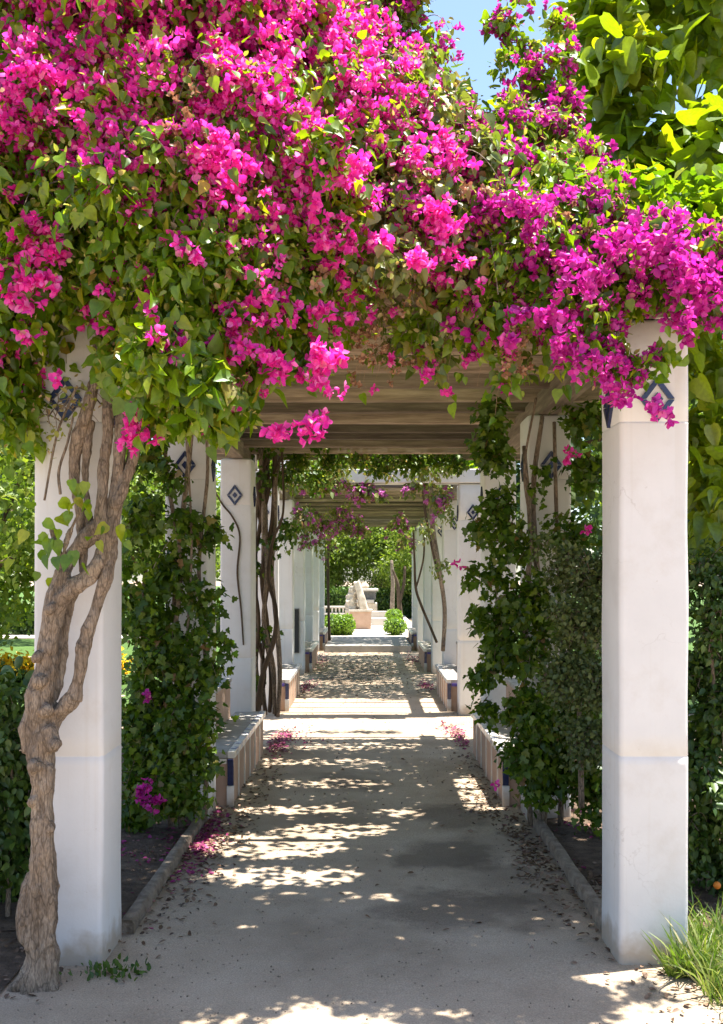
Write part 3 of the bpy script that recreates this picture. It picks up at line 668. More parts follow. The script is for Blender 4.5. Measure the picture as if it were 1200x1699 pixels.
# ================================================================== BOUGAINVILLEA MASSES
HEARTS = [HEART, outline_leaf([(0.20, 0.0), (0.32, 0.18), (0.30, 0.45), (0.14, 0.76)], 0.4, 0.26, 0.42), outline_leaf([(0.24, -0.03), (0.40, 0.14), (0.36, 0.38), (0.16, 0.68)], 0.35, 0.05, -0.10), outline_leaf([(0.16, 0.03), (0.27, 0.2), (0.26, 0.48), (0.13, 0.78)], 0.4, 0.32, 0.12)]
def vine_mass(t, blobs, leaf_mat, bract_mat, seed, hero_l=0, hero_f=0, fsize=0.030, droop=0.5, down=0.9, dens=1.0, keep=1.0, per=5, tpl=HEART, twigs=2, bare=None, young=.6):
    nd, Fp, Ls, Cn = sprays(blobs, dens, 12, droop, seed)
    p, Rm, sc = spray_leaves(nd, Ls, Cn, seed + 1, 3, down, keep)
    if bare:      # pruned away from the tiles of the pillar
        q = ~((np.abs(p[:, 0] - bare[0]) < bare[3]) & (p[:, 1] < bare[1]) & (np.abs(p[:, 2] - bare[2]) < bare[4])); p, Rm, sc = p[q], Rm[q], sc[q]
    tl = HEARTS if tpl is HEART else [tpl]
    pieces('leaf', tl, np.random.default_rng(seed).integers(0, len(tl), len(p)), p, Rm, sc, leaf_mat, t, hero_l)
    if bract_mat is not None:
        p, Rm, sc = spray_flowers(nd, Fp, Cn, fsize, seed + 2, per)
        if len(p):
            tid = np.random.default_rng(seed).integers(0, len(CLUSTERS), len(p))
            pieces('blossom', CLUSTERS, tid, p, Rm, sc, bract_mat, t, hero_f, 'blossom', 'blossoms')
    if young:
        g = np.random.default_rng(seed + 9); q = g.random(len(nd)) < young; e = nd[q][:, -4:].reshape(-1, 3); cn = np.repeat(Cn[q], 4, 0)
        e = np.vstack([e + g.normal(size=e.shape) * .022 + norm(e - cn) * .02 for _ in range(2)]); cn = np.vstack((cn, cn))
        pieces('leaf', [OVAL], np.zeros(len(e), int), e, frames(norm(e - cn) + g.normal(size=e.shape) * .9, g.normal(size=e.shape) + np.array([0, -.2, .6])), g.uniform(.012, .034, len(e)), M['young'], t, 0, stuff_name='young_foliage')
    if twigs: spray_twigs(nd, t, M['bark'], 0.0022, twigs)
    return nd
def B(px, py, Z, r, n, f, ls=0.055, ry=None, rz=None):
    return (P(px, py, Z), (r, ry or r, rz or r), n, f, ls)
blobsA = [
    B(-70, -40, 4.1, .45, 90, .8), B(90, -40, 4.1, .45, 90, .9), B(270, -50, 4.15, .45, 90, .95), B(430, -30, 4.2, .42, 90, .95),
    B(-60, 90, 4.1, .42, 110, .45), B(70, 70, 4.1, .40, 120, .75), B(200, 60, 4.1, .40, 120, .92), B(330, 60, 4.2, .40, 120, .97), B(450, 70, 4.3, .38, 110, .97), B(545, 70, 4.4, .30, 80, .9),
    B(-30, 230, 3.95, .38, 110, .35), B(90, 210, 3.9, .34, 110, .40), B(210, 190, 3.9, .34, 120, .75), B(310, 200, 3.85, .34, 120, .88), B(420, 200, 3.9, .36, 120, .92), B(520, 200, 4.0, .34, 110, .92), B(590, 240, 4.1, .28, 80, .75),
    B(370, 290, 3.8, .26, 90, .90), B(450, 330, 3.85, .28, 90, .60), B(540, 320, 3.9, .28, 90, .65), B(170, 260, 3.8, .28, 90, .40), B(270, 300, 3.8, .28, 80, .35),
    B(-20, 400, 3.85, .34, 100, .14), B(90, 370, 3.85, .34, 110, .05, .060), B(220, 390, 3.8, .34, 120, .04, .060), B(340, 400, 3.8, .32, 110, .14, .060), B(450, 420, 3.85, .30, 100, .20, .058), B(550, 420, 3.95, .26, 70, .25),
    B(-20, 540, 3.85, .34, 100, .02, .060), B(50, 425, 3.8, .24, 80, .03, .062), B(225, 462, 3.75, .25, 100, .04, .066), B(300, 520, 3.75, .32, 120, .05, .068), B(400, 510, 3.8, .28, 100, .10, .064), B(490, 520, 3.9, .22, 60, .12, .06),
    B(-25, 620, 3.95, .19, 44, .03, .064, .2, .24), B(262, 590, 3.75, .18, 54, .07, .078), B(320, 610, 3.75, .22, 64, .07, .082), B(395, 600, 3.8, .18, 44, .12, .078),
    B(30, 700, 4.0, .16, 24, .0, .062), B(270, 665, 3.75, .12, 18, .1, .07, .1), B(350, 670, 3.78, .11, 16, .12, .07, .1),
]
ndA = vine_mass(vineA, blobsA, M['leaf'], M['hot'], 101, 260, 280, dens=1.75, twigs=2, per=6, fsize=.0265, bare=(-1.175, 4.2, 2.26, .15, .17))
# single bunches that hang in front of the leaves, and single shoots on the trunk
def bunch(t, spots, mat, seed, size=0.030, name='blossoms'):
    g = np.random.default_rng(seed); pos = []
    for (px, py, Z, r, n) in spots:
        pos.append(P(px, py, Z) + g.normal(size=(n, 3)) * np.array([1, .7, 1]) * r * 0.55)
    pos = np.vstack(pos); R = frames(g.normal(size=pos.shape) + np.array([0, -.6, 0]), g.normal(size=pos.shape))
    tid = g.integers(0, 5, len(pos))
    return pieces('blossom', CLUSTERS, tid, pos, R, size * g.uniform(.75, 1.2, len(pos)), mat, t, 0, 'blossom', name)
bunch(vineA, [(50, 370, 3.6, .05, 7), (85, 385, 3.6, .06, 9), (55, 430, 3.6, .06, 9), (90, 415, 3.6, .05, 7), (40, 470, 3.6, .06, 10), (75, 485, 3.6, .05, 7), (22, 322, 3.6, .03, 3),
               (458, 604, 3.6, .05, 6), (540, 600, 3.6, .06, 10), (545, 630, 3.6, .05, 5), (470, 716, 3.6, .04, 5), (515, 708, 3.6, .05, 7), (530, 520, 3.7, .04, 4),
               (395, 590, 3.6, .03, 3), (232, 600, 3.6, .025, 2), (330, 255, 3.55, .10, 24), (380, 300, 3.55, .1, 24), (165, 225, 3.6, .07, 10), (140, 270, 3.6, .06, 7), (355, 385, 3.6, .06, 6), (335, 390, 3.6, .04, 4),
               (650, 398, 3.7, .02, 2), (695, 432, 3.7, .04, 6), (230, 715, 3.72, .06, 6), (270, 690, 3.7, .03, 3), (215, 690, 3.72, .04, 3), (378, 680, 3.7, .02, 2), (105, 615, 3.7, .02, 1), (255, 505, 3.6, .02, 1), (240, 465, 3.6, .02, 2), (300, 610, 3.6, .015, 1), (170, 483, 3.6, .015, 1), (345, 560, 3.6, .015, 1)],
      M['hot'], 7)
shoots = [(85, 880, 3.82, .07), (115, 860, 3.8, .08), (135, 790, 3.82, .05), (100, 920, 3.8, .07), (190, 880, 3.82, .05), (60, 860, 3.85, .06), (200, 890, 3.8, .04), (148, 840, 3.8, .05), (118, 810, 3.82, .05), (20, 760, 4.0, .12), (40, 690, 3.95, .12), (120, 915, 3.79, .04), (40, 930, 3.95, .10), (70, 900, 3.85, .05), (115, 840, 3.8, .05)]
g = np.random.default_rng(5)
pos = np.vstack([P(a, b, c) + g.normal(size=(3, 3)) * np.array([1, .4, 1.2]) * r * .6 for a, b, c, r in shoots])
pieces('leaf', [HEART], np.zeros(len(pos), int), pos, frames(g.normal(size=pos.shape) * .45 + np.array([0, -.1, -1]), g.normal(size=pos.shape) * .4 + np.array([0, -1, .5])), g.uniform(.042, .075, len(pos)), M['leaf'], vineA, 0, stuff_name='shoot_leaves')

vineM = thing('bougainvillea', 'pale leaved middle bougainvillea over the rafters, with sparse pink flowers and dry twigs', 'bougainvillea', (0.15, 4.6, PH + 0.2))
blobsM = [B(640, 150, 4.6, .34, 90, .85), B(660, 250, 4.3, .30, 90, .50), B(740, 260, 4.3, .30, 90, .70), B(620, 340, 4.1, .26, 80, .3), B(700, 340, 4.1, .26, 80, .2), B(780, 330, 4.2, .28, 80, .2),
          B(620, 430, 4.1, .24, 70, .08), B(700, 420, 4.1, .24, 70, .12), B(770, 430, 4.15, .24, 70, .12), B(560, 450, 4.2, .20, 40, .1), B(640, 460, 4.3, .16, 26, .05), B(720, 460, 4.2, .17, 30, .15), B(600, 520, 4.4, .10, 5, .05), B(730, 590, 4.3, .10, 6, .1), B(640, 590, 4.4, .07, 4, .1), B(860, 590, 4.3, .08, 5, .1)]
vine_mass(vineM, blobsM, M['leaf_pale'], M['hot'], 201, 80, 60, dens=1.45, twigs=1, per=3, fsize=.026, keep=.8)
bunch(vineM, [(700, 270, 3.9, .08, 9), (745, 245, 3.95, .08, 10), (730, 350, 3.8, .05, 6), (715, 365, 3.8, .05, 5), (640, 190, 4.1, .08, 10), (620, 400, 3.8, .03, 3)], M['hot'], 17)

# loose strands that trail over the rafters
g = np.random.default_rng(210); st = []
for (px, y0, y1, Z) in ((575, 470, 600, 4.2), (612, 480, 650, 4.25), (650, 480, 610, 4.3), (700, 470, 640, 4.2), (728, 480, 670, 4.25), (765, 480, 620, 4.2), (805, 500, 640, 4.15), (850, 500, 690, 4.1), (880, 510, 620, 4.1), (925, 520, 660, 4.1), (540, 480, 570, 4.2)):
    for k in range(2):
        a, b = P(px + g.normal() * 8, y0, Z), P(px + g.normal() * 14, y1 - k * 40, Z + g.normal() * .05); u = np.linspace(0, 1, 12)[:, None]
        st.append(a + (b - a) * u + np.array([1, .6, 0]) * np.sin(u * 5 + k) * .02 + g.normal(size=(12, 3)) * .004)
st = np.array(st); cst = st.mean(1) + np.array([0, .3, 0])
p, Rm, sc = spray_leaves(st, np.full(len(st), .06), cst, 211, 3, 1.2, .6, .022)
pieces('leaf', HEARTS, g.integers(0, 4, len(p)), p, Rm, sc, M['leaf'], vineM, 0, stuff_name='trailing_foliage')
spray_twigs(st, vineM, M['straw'], .0014, 1, 'trailing_stem')
bunch(vineM, [(650, 600, 4.2, .02, 2), (612, 640, 4.2, .02, 1), (700, 625, 4.15, .02, 2), (740, 655, 4.2, .015, 1), (812, 560, 4.1, .05, 5), (855, 540, 4.1, .05, 5), (845, 580, 4.1, .03, 3), (760, 520, 4.15, .04, 3), (770, 600, 4.15, .02, 1)], M['hot'], 212, .024, 'trailing_blossoms')
ndx = sprays([B(590, 530, 4.25, .16, 60, 0), B(660, 550, 4.3, .16, 50, 0), B(620, 600, 4.35, .12, 24, 0), B(560, 500, 4.2, .16, 40, 0), B(760, 560, 4.2, .12, 20, 0), B(860, 570, 4.15, .12, 26, 0)], 1.0, 12, .7, 207)[0]
spray_twigs(ndx, vineM, M['straw'], .0011, 1, 'dry_twig')
bunch(vineM, [(600, 560, 4.15, .13, 16), (560, 600, 4.2, .09, 8), (640, 620, 4.2, .09, 7), (690, 600, 4.2, .06, 5), (860, 600, 4.05, .06, 6), (835, 560, 4.05, .06, 5)], M['dry'], 208, .015, 'dried_blossoms')
vineC = thing('bougainvillea', 'tall purplish bougainvillea sprays at the top centre, against the blue sky', 'bougainvillea', (0.6, 5.2, PH + 0.2))
blobsC = [B(580, -20, 5.2, .36, 80, .8), B(650, -30, 5.2, .16, 34, .8), B(650, 60, 5.0, .32, 90, .8), B(685, 120, 5.0, .22, 70, .8), B(745, 210, 4.9, .12, 30, .75), B(790, 290, 4.8, .18, 40, .5), 
          B(860, -30, 5.2, .14, 8, .5), B(840, 40, 5.1, .10, 6, .6), B(865, 85, 5.1, .10, 5, .4), B(890, 135, 5.0, .10, 9, .9), B(925, 40, 5.1, .06, 4, .6), B(928, 95, 5.0, .08, 5, .8), B(835, 110, 5.0, .06, 3, .2), B(810, 210, 5.0, .07, 5, .3),
          B(850, 175, 5.0, .08, 5, .3), B(930, 180, 5.0, .10, 12, .95), B(910, 225, 4.9, .15, 20, .9), B(860, 255, 4.8, .18, 26, .5), B(960, 270, 4.7, .14, 14, .6)]
vine_mass(vineC, blobsC, M['leaf'], M['deep'], 301, 60, 60, dens=1.5, droop=0.25, down=0.4, twigs=1, fsize=.026, per=3)

vineB = thing('bougainvillea', 'deep magenta bougainvillea spilling over the nearest right pillar', 'bougainvillea', (1.2, 4.4, PH + 0.2))
blobsB = [B(850, 310, 4.3, .26, 80, .45), B(930, 320, 4.4, .22, 60, .35), B(1000, 320, 4.6, .14, 20, .5), B(860, 380, 4.1, .26, 90, .45), B(940, 400, 4.1, .24, 80, .4), B(1020, 395, 4.1, .20, 70, .75), B(1090, 400, 4.0, .18, 70, .92), B(1150, 430, 3.95, .16, 50, .92), B(1210, 440, 3.9, .18, 50, .8),
          B(820, 450, 4.1, .24, 70, .15), B(890, 460, 4.05, .22, 70, .22), B(960, 460, 4.0, .20, 60, .40), B(1030, 450, 3.95, .17, 50, .55), B(1100, 455, 3.9, .13, 36, .8), B(1180, 490, 3.8, .15, 36, .85),
          B(780, 500, 4.15, .16, 26, .15), B(850, 510, 4.1, .15, 26, .25), B(930, 520, 4.0, .13, 24, .4), B(985, 530, 3.9, .10, 18, .5), B(960, 585, 3.9, .07, 8, .5), B(1005, 590, 3.86, .06, 6, .5), B(1050, 625, 3.84, .05, 5, .5), B(1100, 600, 3.84, .04, 3, .2),
          B(700, 560, 4.2, .10, 7, .2), B(800, 560, 4.15, .09, 7, .3), B(845, 630, 4.1, .04, 2, .1)]
vine_mass(vineB, blobsB, M['leaf'], M['deep'], 401, 150, 200, dens=1.6, twigs=1, per=4, fsize=.0265)
bunch(vineB, [(870, 560, 4.0, .08, 5), (860, 340, 3.9, .06, 3), (840, 590, 4.0, .06, 3), (960, 370, 3.9, .08, 5)], M['dry'], 29, .022, 'dried_blossoms')
bunch(vineM, [(560, 520, 4.1, .12, 12), (610, 560, 4.1, .1, 8), (700, 300, 3.95, .1, 8), (650, 470, 4.0, .12, 8), (755, 330, 3.9, .1, 7), (600, 610, 4.2, .08, 4)], M['dry'], 30, .020, 'dried_blossoms')
bunch(vineA, [(290, 230, 3.55, .09, 14), (300, 270, 3.55, .08, 10), (180, 310, 3.55, .08, 5), (400, 450, 3.6, .1, 7), (480, 460, 3.7, .1, 8), (340, 130, 3.6, .1, 6), (240, 175, 3.6, .08, 5)], M['dry'], 28, .022, 'dried_blossoms')
bunch(vineB, [(1095, 385, 3.7, .09, 14), (1050, 410, 3.7, .1, 16), (1140, 440, 3.65, .1, 16), (940, 580, 3.7, .06, 9), (965, 590, 3.7, .05, 6), (1035, 650, 3.7, .06, 7), (1090, 680, 3.7, .05, 5), (1010, 600, 3.7, .05, 5), (1180, 500, 3.6, .1, 16), (900, 350, 3.8, .1, 14), (870, 340, 3.8, .08, 10), (925, 520, 3.75, .05, 5), (870, 525, 3.8, .05, 6), (845, 575, 3.8, .03, 3), (960, 470, 3.7, .08, 9), (985, 440, 3.7, .08, 9)], M['deep'], 27)

# the leafy cover lying on the rafters: thin where the light comes through
def cover(t, x0, x1, y0, y1, z0, z1, n, seed, holes, mat, size=0.07):
    g = np.random.default_rng(seed)
    p = np.stack((g.uniform(x0, x1, n), g.uniform(y0, y1, n), g.uniform(z0, z1, n)), -1)
    w = np.ones(n)
    for i in range(n):
        v = noise.noise(Vector((p[i, 0] * 2.3, p[i, 1] * 2.3, seed))) + 0.5 * noise.noise(Vector((p[i, 0] * 7, p[i, 1] * 7, seed + 5)))
        w[i] = 1.0 if v > -0.52 else 0.3
    for (hx, hy, rx, ry, k) in holes:
        d = ((p[:, 0] - hx) / rx) ** 2 + ((p[:, 1] - hy) / ry) ** 2
        w = np.where(d < 1, w * k, w)
    p = p[g.random(n) < w]
    R = frames(g.normal(size=p.shape) * np.array([1, 1, .5]) + np.array([0, 0, -.3]), g.normal(size=p.shape) * .5 + np.array([0, 0, 1]))
    return pieces('leaf', [HEART], np.zeros(len(p), int), p, R, size * g.uniform(.7, 1.3, len(p)), mat, t, 0, stuff_name='roof_foliage')
cover(vineM, -1.7, 1.9, 4.3, 9.85, 2.96, 3.4, 54000, 31, [(0.5, 5.1, .40, .12, .14), (0.25, 5.45, .5, .17, .11), (.10, 6.05, .5, .30, .10), (0.5, 6.4, .4, .2, .14), (0.2, 6.95, .45, .15, .14), (0.9, 6.85, .2, .12, .12), (1.5, 7.4, .22, .7, .10), (0.3, 7.8, .6, .2, .35), (0.1, 8.7, .8, .2, .3), (.4, 9.5, .9, .25, .2)], M['leaf'])

vineF = thing('bougainvillea', 'mauve flowered bougainvillea hanging from the far roof', 'bougainvillea', (0, 12, PH + 0.2))
cover(vineF, -1.6, 1.8, 13.1, 24.0, 2.96, 3.3, 34000, 37, [(0.2, 15, 1.2, .4, .4), (0.3, 20.7, 1.2, .7, .1)], M['leaf'], 0.085)
blobsF = [B(560, 800, 11.4, .28, 30, .8, .07, .15, .15), B(600, 812, 11.4, .20, 24, .9, .07, .12, .16), B(520, 805, 11.3, .25, 24, .6, .07, .12, .14), B(690, 800, 11.4, .22, 20, .5, .07, .12, .15), B(725, 830, 11.4, .16, 12, .7, .07, .1, .14),
          B(500, 860, 13.2, .22, 24, .5, .07), B(530, 865, 14.5, .35, 30, .7, .07, .3, .25), B(575, 872, 15.5, .35, 30, .9, .07, .3, .2), B(660, 870, 15.5, .22, 16, .8, .07, .3, .2), B(505, 895, 14.5, .20, 12, .7, .07), B(668, 895, 17, .18, 8, .7, .07), B(540, 905, 18, .25, 10, .5, .07)]
vine_mass(vineF, blobsF, M['leaf_pale'], M['mauve'], 501, 0, 0, fsize=.032, dens=1.4, twigs=1, per=2, tpl=OVAL)

ivyE = thing('hanging_ivy', 'pale and dark ivy fringe hanging from the last rafters in front of the white lintel', 'ivy', (0, 10, PH))
blobsE = [B(x, y, z, .22, 26, 0, .055, .15, .14) for x, y, z in ((490, 760, 9.6), (540, 765, 9.6), (590, 755, 9.6), (640, 765, 9.7), (690, 758, 9.7), (740, 765, 9.7), (480, 790, 9.8), (520, 790, 10.1))]
vine_mass(ivyE, blobsE, M['ivy'], None, 601, dens=1.4, tpl=IVY, twigs=1)
nd, Fp, Ls, Cn = sprays([B(x, y, 10.3, .25, 24, 0, .05, .15, .14) for x, y in ((520, 775), (640, 775), (700, 780), (740, 775), (560, 780))], 1.3, 12, .4, 61)
p, Rm, sc = spray_leaves(nd, Ls, Cn, 62); pieces('leaf', [OVAL], np.zeros(len(p), int), p, Rm, sc, M['leaf_pale'], ivyE, 0, stuff_name='pale_foliage')

# ================================================================== CLIMBING SHRUBS ON THE SECOND PILLARS
def climber(label, loc, stems, blobs, seed, leaf=M['ivy'], tpl=IVY, dens=1.5, hero=120, extra=None, cat='climbing shrub', name='climbing_shrub', down=0.7):
    t = thing(name, label, cat, loc)
    for st in stems: tubes('stem', [st], M['bark'], t, 6, 6, 0.1)
    nd, Fp, Ls, Cn = sprays(blobs, dens, 12, .5, seed)
    p, Rm, sc = spray_leaves(nd, Ls, Cn, seed + 1, 2, down, 1.0, .035)
    pieces('leaf', [tpl], np.zeros(len(p), int), p, Rm, sc, leaf, t, hero)
    spray_twigs(nd, t, M['bark'], .0022, 2)
    return t
LZ = 6.15
cl = climber('dark climbing shrub wrapped around the second left pillar, down to the planting bed', (-1.2, 6.2, 0),
    [W([(300, 1380, 14), (305, 1200, 12), (290, 1000, 10), (310, 800, 9), (320, 700, 7)], 6.25), W([(285, 1370, 12), (275, 1150, 10), (300, 950, 8), (275, 760, 7), (290, 600, 6)], 6.2),
     W([(340, 1360, 9), (345, 1150, 8), (330, 950, 7), (345, 780, 6), (335, 660, 5)], 6.3), W([(318, 1300, 5, -.05), (310, 1100, 5, -.05), (318, 900, 4, -.05), (308, 700, 4, -.05)], 6.2)],
    [B(245, 770, LZ, .16, 24, 0, .06), B(285, 790, LZ, .12, 12, 0, .06), B(240, 860, LZ, .18, 30, 0, .06), B(310, 870, LZ, .14, 14, 0, .06), B(270, 940, LZ, .24, 50, 0, .06), B(250, 1020, LZ, .22, 44, 0, .06), B(320, 1010, LZ, .18, 34, 0, .06),
     B(280, 1090, LZ, .24, 60, 0, .06), B(240, 1150, LZ, .24, 66, 0, .055), B(295, 1170, LZ - .05, .22, 70, 0, .055), B(348, 1110, LZ, .12, 18, 0, .055), B(240, 1250, LZ, .24, 76, 0, .055), B(292, 1255, LZ - .1, .22, 76, 0, .055), B(338, 1200, LZ - .1, .12, 24, 0, .055), B(338, 1270, LZ - .1, .10, 20, 0, .055), B(265, 1325, LZ - .1, .20, 56, 0, .05), B(318, 1320, LZ - .1, .11, 20, 0, .05), B(225, 1330, LZ, .22, 50, 0, .05),
     B(260, 700, LZ, .14, 8, 0, .06), B(365, 1070, LZ - .1, .06, 5, 0, .06), B(350, 880, 6.3, .08, 7, 0, .06)], 701, dens=1.05)
bunch(cl, [(240, 1153, 5.9, .03, 2), (235, 1320, 5.8, .08, 7), (250, 1335, 5.8, .06, 5)], M['deep'], 91)
RZ = 6.15
cr = climber('tall dark ivy shrub wrapped around the second right pillar, spilling over the bench', (1.15, 6.2, 0),
    [W([(900, 1390, 14), (905, 1200, 12), (895, 1000, 10), (885, 820, 9), (900, 690, 7)], 6.25), W([(880, 1370, 9), (870, 1100, 9), (880, 900, 8), (870, 740, 7)], 6.2),
     W([(930, 1370, 10), (935, 1100, 8), (925, 900, 7), (920, 700, 6)], 6.3), W([(860, 1000, 5, -.1), (882, 900, 4, -.1), (870, 780, 4, -.1), (890, 660, 4, -.1)], 6.2)],
    [B(812, 690, RZ, .12, 22, 0, .055), B(820, 760, RZ, .12, 24, 0, .055), B(825, 840, RZ, .12, 24, 0, .055), B(850, 920, RZ, .18, 40, 0, .055), B(845, 1000, RZ, .20, 50, 0, .055), B(970, 700, RZ, .15, 30, 0, .055), B(980, 790, RZ, .15, 30, 0, .055), B(940, 880, RZ, .18, 34, 0, .055), B(900, 800, RZ + .05, .10, 5, 0, .05),
     B(870, 1090, RZ, .26, 70, 0, .055), B(950, 1050, RZ, .24, 60, 0, .055), B(865, 1180, RZ - .1, .16, 50, 0, .055), B(915, 1200, RZ, .24, 86, 0, .055), B(872, 1260, RZ - .1, .15, 46, 0, .055), B(960, 1200, RZ, .26, 70, 0, .055), B(930, 1290, RZ, .22, 76, 0, .055), B(980, 1290, RZ, .22, 60, 0, .055), B(892, 1310, RZ, .10, 20, 0, .05),
     B(800, 1030, RZ, .09, 10, 0, .055), B(790, 1130, RZ, .06, 6, 0, .055), B(805, 1180, RZ, .07, 8, 0, .055), B(795, 880, RZ, .08, 8, 0, .055), B(810, 740, RZ, .1, 12, 0, .055), B(880, 1000, RZ, .2, 40, 0, .055)], 801, dens=1.0)
bunch(cr, [(822, 1303, 5.8, .015, 1), (968, 875, 5.7, .02, 1), (950, 760, 5.9, .05, 3), (760, 938, 6.0, .012, 1)], M['hot'], 93)
climber('grey green feathery shrub behind the nearest right pillar', (1.45, 5.5, 0), [W([(965, 1340, 10), (962, 1200, 8), (955, 1080, 6)], 5.7)],
    [B(950, 950, 5.7, .16, 70, 0, .035), B(960, 1040, 5.65, .18, 90, 0, .035), B(940, 1130, 5.65, .14, 60, 0, .035), B(985, 1130, 5.6, .18, 90, 0, .035), B(1000, 960, 5.7, .18, 60, 0, .035), B(975, 1230, 5.6, .14, 60, 0, .035)], 811, M['feather'], QUAD, 2.2, 0, cat='shrub', name='feathery_shrub', down=-.3)

# bundled vine stems: left by the third pillar, right by the fifth
t = thing('climbing_vine', 'bundle of tangled brown vine stems rising between the third and fourth left pillars', 'vine', (-1.02, 9.6, 0))
g = np.random.default_rng(77)
for k in range(8):
    x = 420 + k * 5; pts = [(x + 8 + g.normal() * 3, 1190 - g.random() * 15, 7)]
    for yy in (1110, 1030, 950, 870, 800, 745):
        pts.append((x + g.normal() * 7 + (4 if yy < 850 else 0), yy, 6 + g.random() * 3, g.normal() * .05))
    tubes('stem', [W(pts, 9.5)], M['bark'] if k % 2 else M['bark_dark'], t, 7, 6, .15)
tubes('stem', [W([(424, 1195, 10), (436, 1120, 9), (455, 1060, 8), (458, 1010, 7), (445, 960, 6), (452, 900, 5), (470, 850, 4), (468, 750, 4)], 9.3)], M['bark_dark'], t, 7, 6, .1)
tubes('stem', [W([(404, 1070, 2.5), (400, 1010, 3), (394, 950, 3.5), (398, 890, 3), (386, 858, 3), (368, 835, 3), (352, 800, 2.5), (345, 750, 2.5)], 8.9)], M['bark_dark'], t, 5, 6)
nd, Fp, Ls, Cn = sprays([B(x, y, 9.5, r, n, 0, .055) for x, y, r, n in ((440, 800, .2, 14), (430, 950, .14, 8), (445, 900, .12, 6), (440, 1050, .1, 6), (425, 1130, .08, 5), (430, 750, .25, 20), (482, 880, .14, 10))], 1.3, 12, .5, 78)
p, Rm, sc = spray_leaves(nd, Ls, Cn, 79); pieces('leaf', [IVY], np.zeros(len(p), int), p, Rm, sc, M['ivy'], t, 0)
t = thing('climbing_vine', 'brown vine trunk climbing beside the fifth right pillar under the far roof', 'vine', (0.95, 13.2, 0))
tubes('stem', [W([(735, 1080, 7), (738, 1010, 7), (728, 940, 8), (719, 880, 9), (715, 830, 9), (712, 780, 8)], 13.4)], M['bark'], t, 8, 6, .15)
tubes('stem', [W([(728, 960, 4), (715, 900, 4), (706, 850, 4), (700, 800, 4)], 13.3)], M['bark_dark'], t, 6, 6)
nd, Fp, Ls, Cn = sprays([B(x, y, 13.0, r, n, 0, .06) for x, y, r, n in ((725, 800, .3, 20), (742, 850, .15, 8), (735, 940, .15, 8), (705, 880, .2, 12))], 1.2, 12, .5, 81)
p, Rm, sc = spray_leaves(nd, Ls, Cn, 82); pieces('leaf', [OVAL], np.zeros(len(p), int), p, Rm, sc, M['leaf_pale'], t, 0)
t = thing('climbing_vine', 'thin dark stem leaning down past the far right pillars like a bent wire', 'vine', (0.85, 14.5, 0))
tubes('stem', [W([(686, 880, 3.5), (688, 930, 3.5), (690, 975, 4.5), (699, 1004, 4.5), (712, 1035, 4.5), (725, 1066, 4.5, -.1)], 14.6)], M['bark_dark'], t, 7, 6)
tubes('stem', [W([(704, 890, 3), (703, 925, 3), (695, 960, 3), (690, 975, 3.5)], 14.6)], M['bark_dark'], t, 6, 6)
t = thing('vine_trunk', 'thin dark trunk beside the farthest left pillar at the opening', 'vine', (-0.93, 22.3, 0))
tubes('stem', [W([(547, 1064, 5), (545, 1000, 4.5), (544, 940, 5), (546, 890, 5), (542, 860, 4)], 22.4)], M['bark_dark'], t, 7, 6, .1)

# ================================================================== SHRUBS OUTSIDE THE NEAREST PILLARS
climber('dark broad leaved shrub at the left edge, behind the gnarled trunk', (-1.75, 4.6, 0), [W([(10, 1620, 10), (15, 1450, 9), (20, 1300, 7), (10, 1200, 5)], 4.6)],
    [B(0, 1230, 4.6, .20, 60, 0, .05), B(40, 1290, 4.7, .18, 50, 0, .05), B(-10, 1340, 4.6, .22, 66, 0, .055), B(30, 1410, 4.6, .18, 50, 0, .055), B(-60, 1300, 4.6, .26, 50, 0, .055), B(-60, 1430, 4.7, .24, 50, 0, .055), B(60, 1360, 4.8, .14, 24, 0, .05), B(-30, 1500, 4.9, .26, 50, 0, .05), B(40, 1500, 4.9, .2, 36, 0, .05)], 821, M['shrub'], OVAL, 1.8, 100, cat='shrub', name='shrub')
climber('fine leaved dark shrub at the right edge, behind the grass tuft', (1.9, 5.0, 0), [W([(1175, 1520, 9), (1178, 1350, 8), (1185, 1150, 6), (1170, 1000, 5)], 5.0), W([(1200, 1520, 9), (1210, 1250, 8), (1190, 1050, 6)], 5.1)],
    [B(1175, 960, 5.1, .22, 60, 0, .04), B(1200, 1050, 5.0, .24, 70, 0, .04), B(1165, 1130, 5.1, .18, 50, 0, .04), B(1210, 1180, 5.0, .24, 70, 0, .045), B(1170, 1260, 5.0, .18, 60, 0, .05), B(1210, 1330, 5.0, .24, 70, 0, .05), B(1165, 1390, 5.0, .16, 50, 0, .045), B(1200, 1450, 5.0, .18, 46, 0, .045), B(1260, 1300, 5.2, .3, 60, 0, .05), B(1260, 1100, 5.2, .3, 60, 0, .05)], 831, M['shrub'], OVAL, 1.8, 100, cat='shrub', name='shrub')
fr = P(1190, 1469, 4.75)
bm = bmesh.new(); bmesh.ops.create_uvsphere(bm, u_segments=14, v_segments=10, radius=0.018)
tag(link('orange_fruit', bm_mesh('orange_fruit', bm, True), M['fruit'], loc=fr), 'small orange fruit low in the shrub at the right edge', 'fruit')

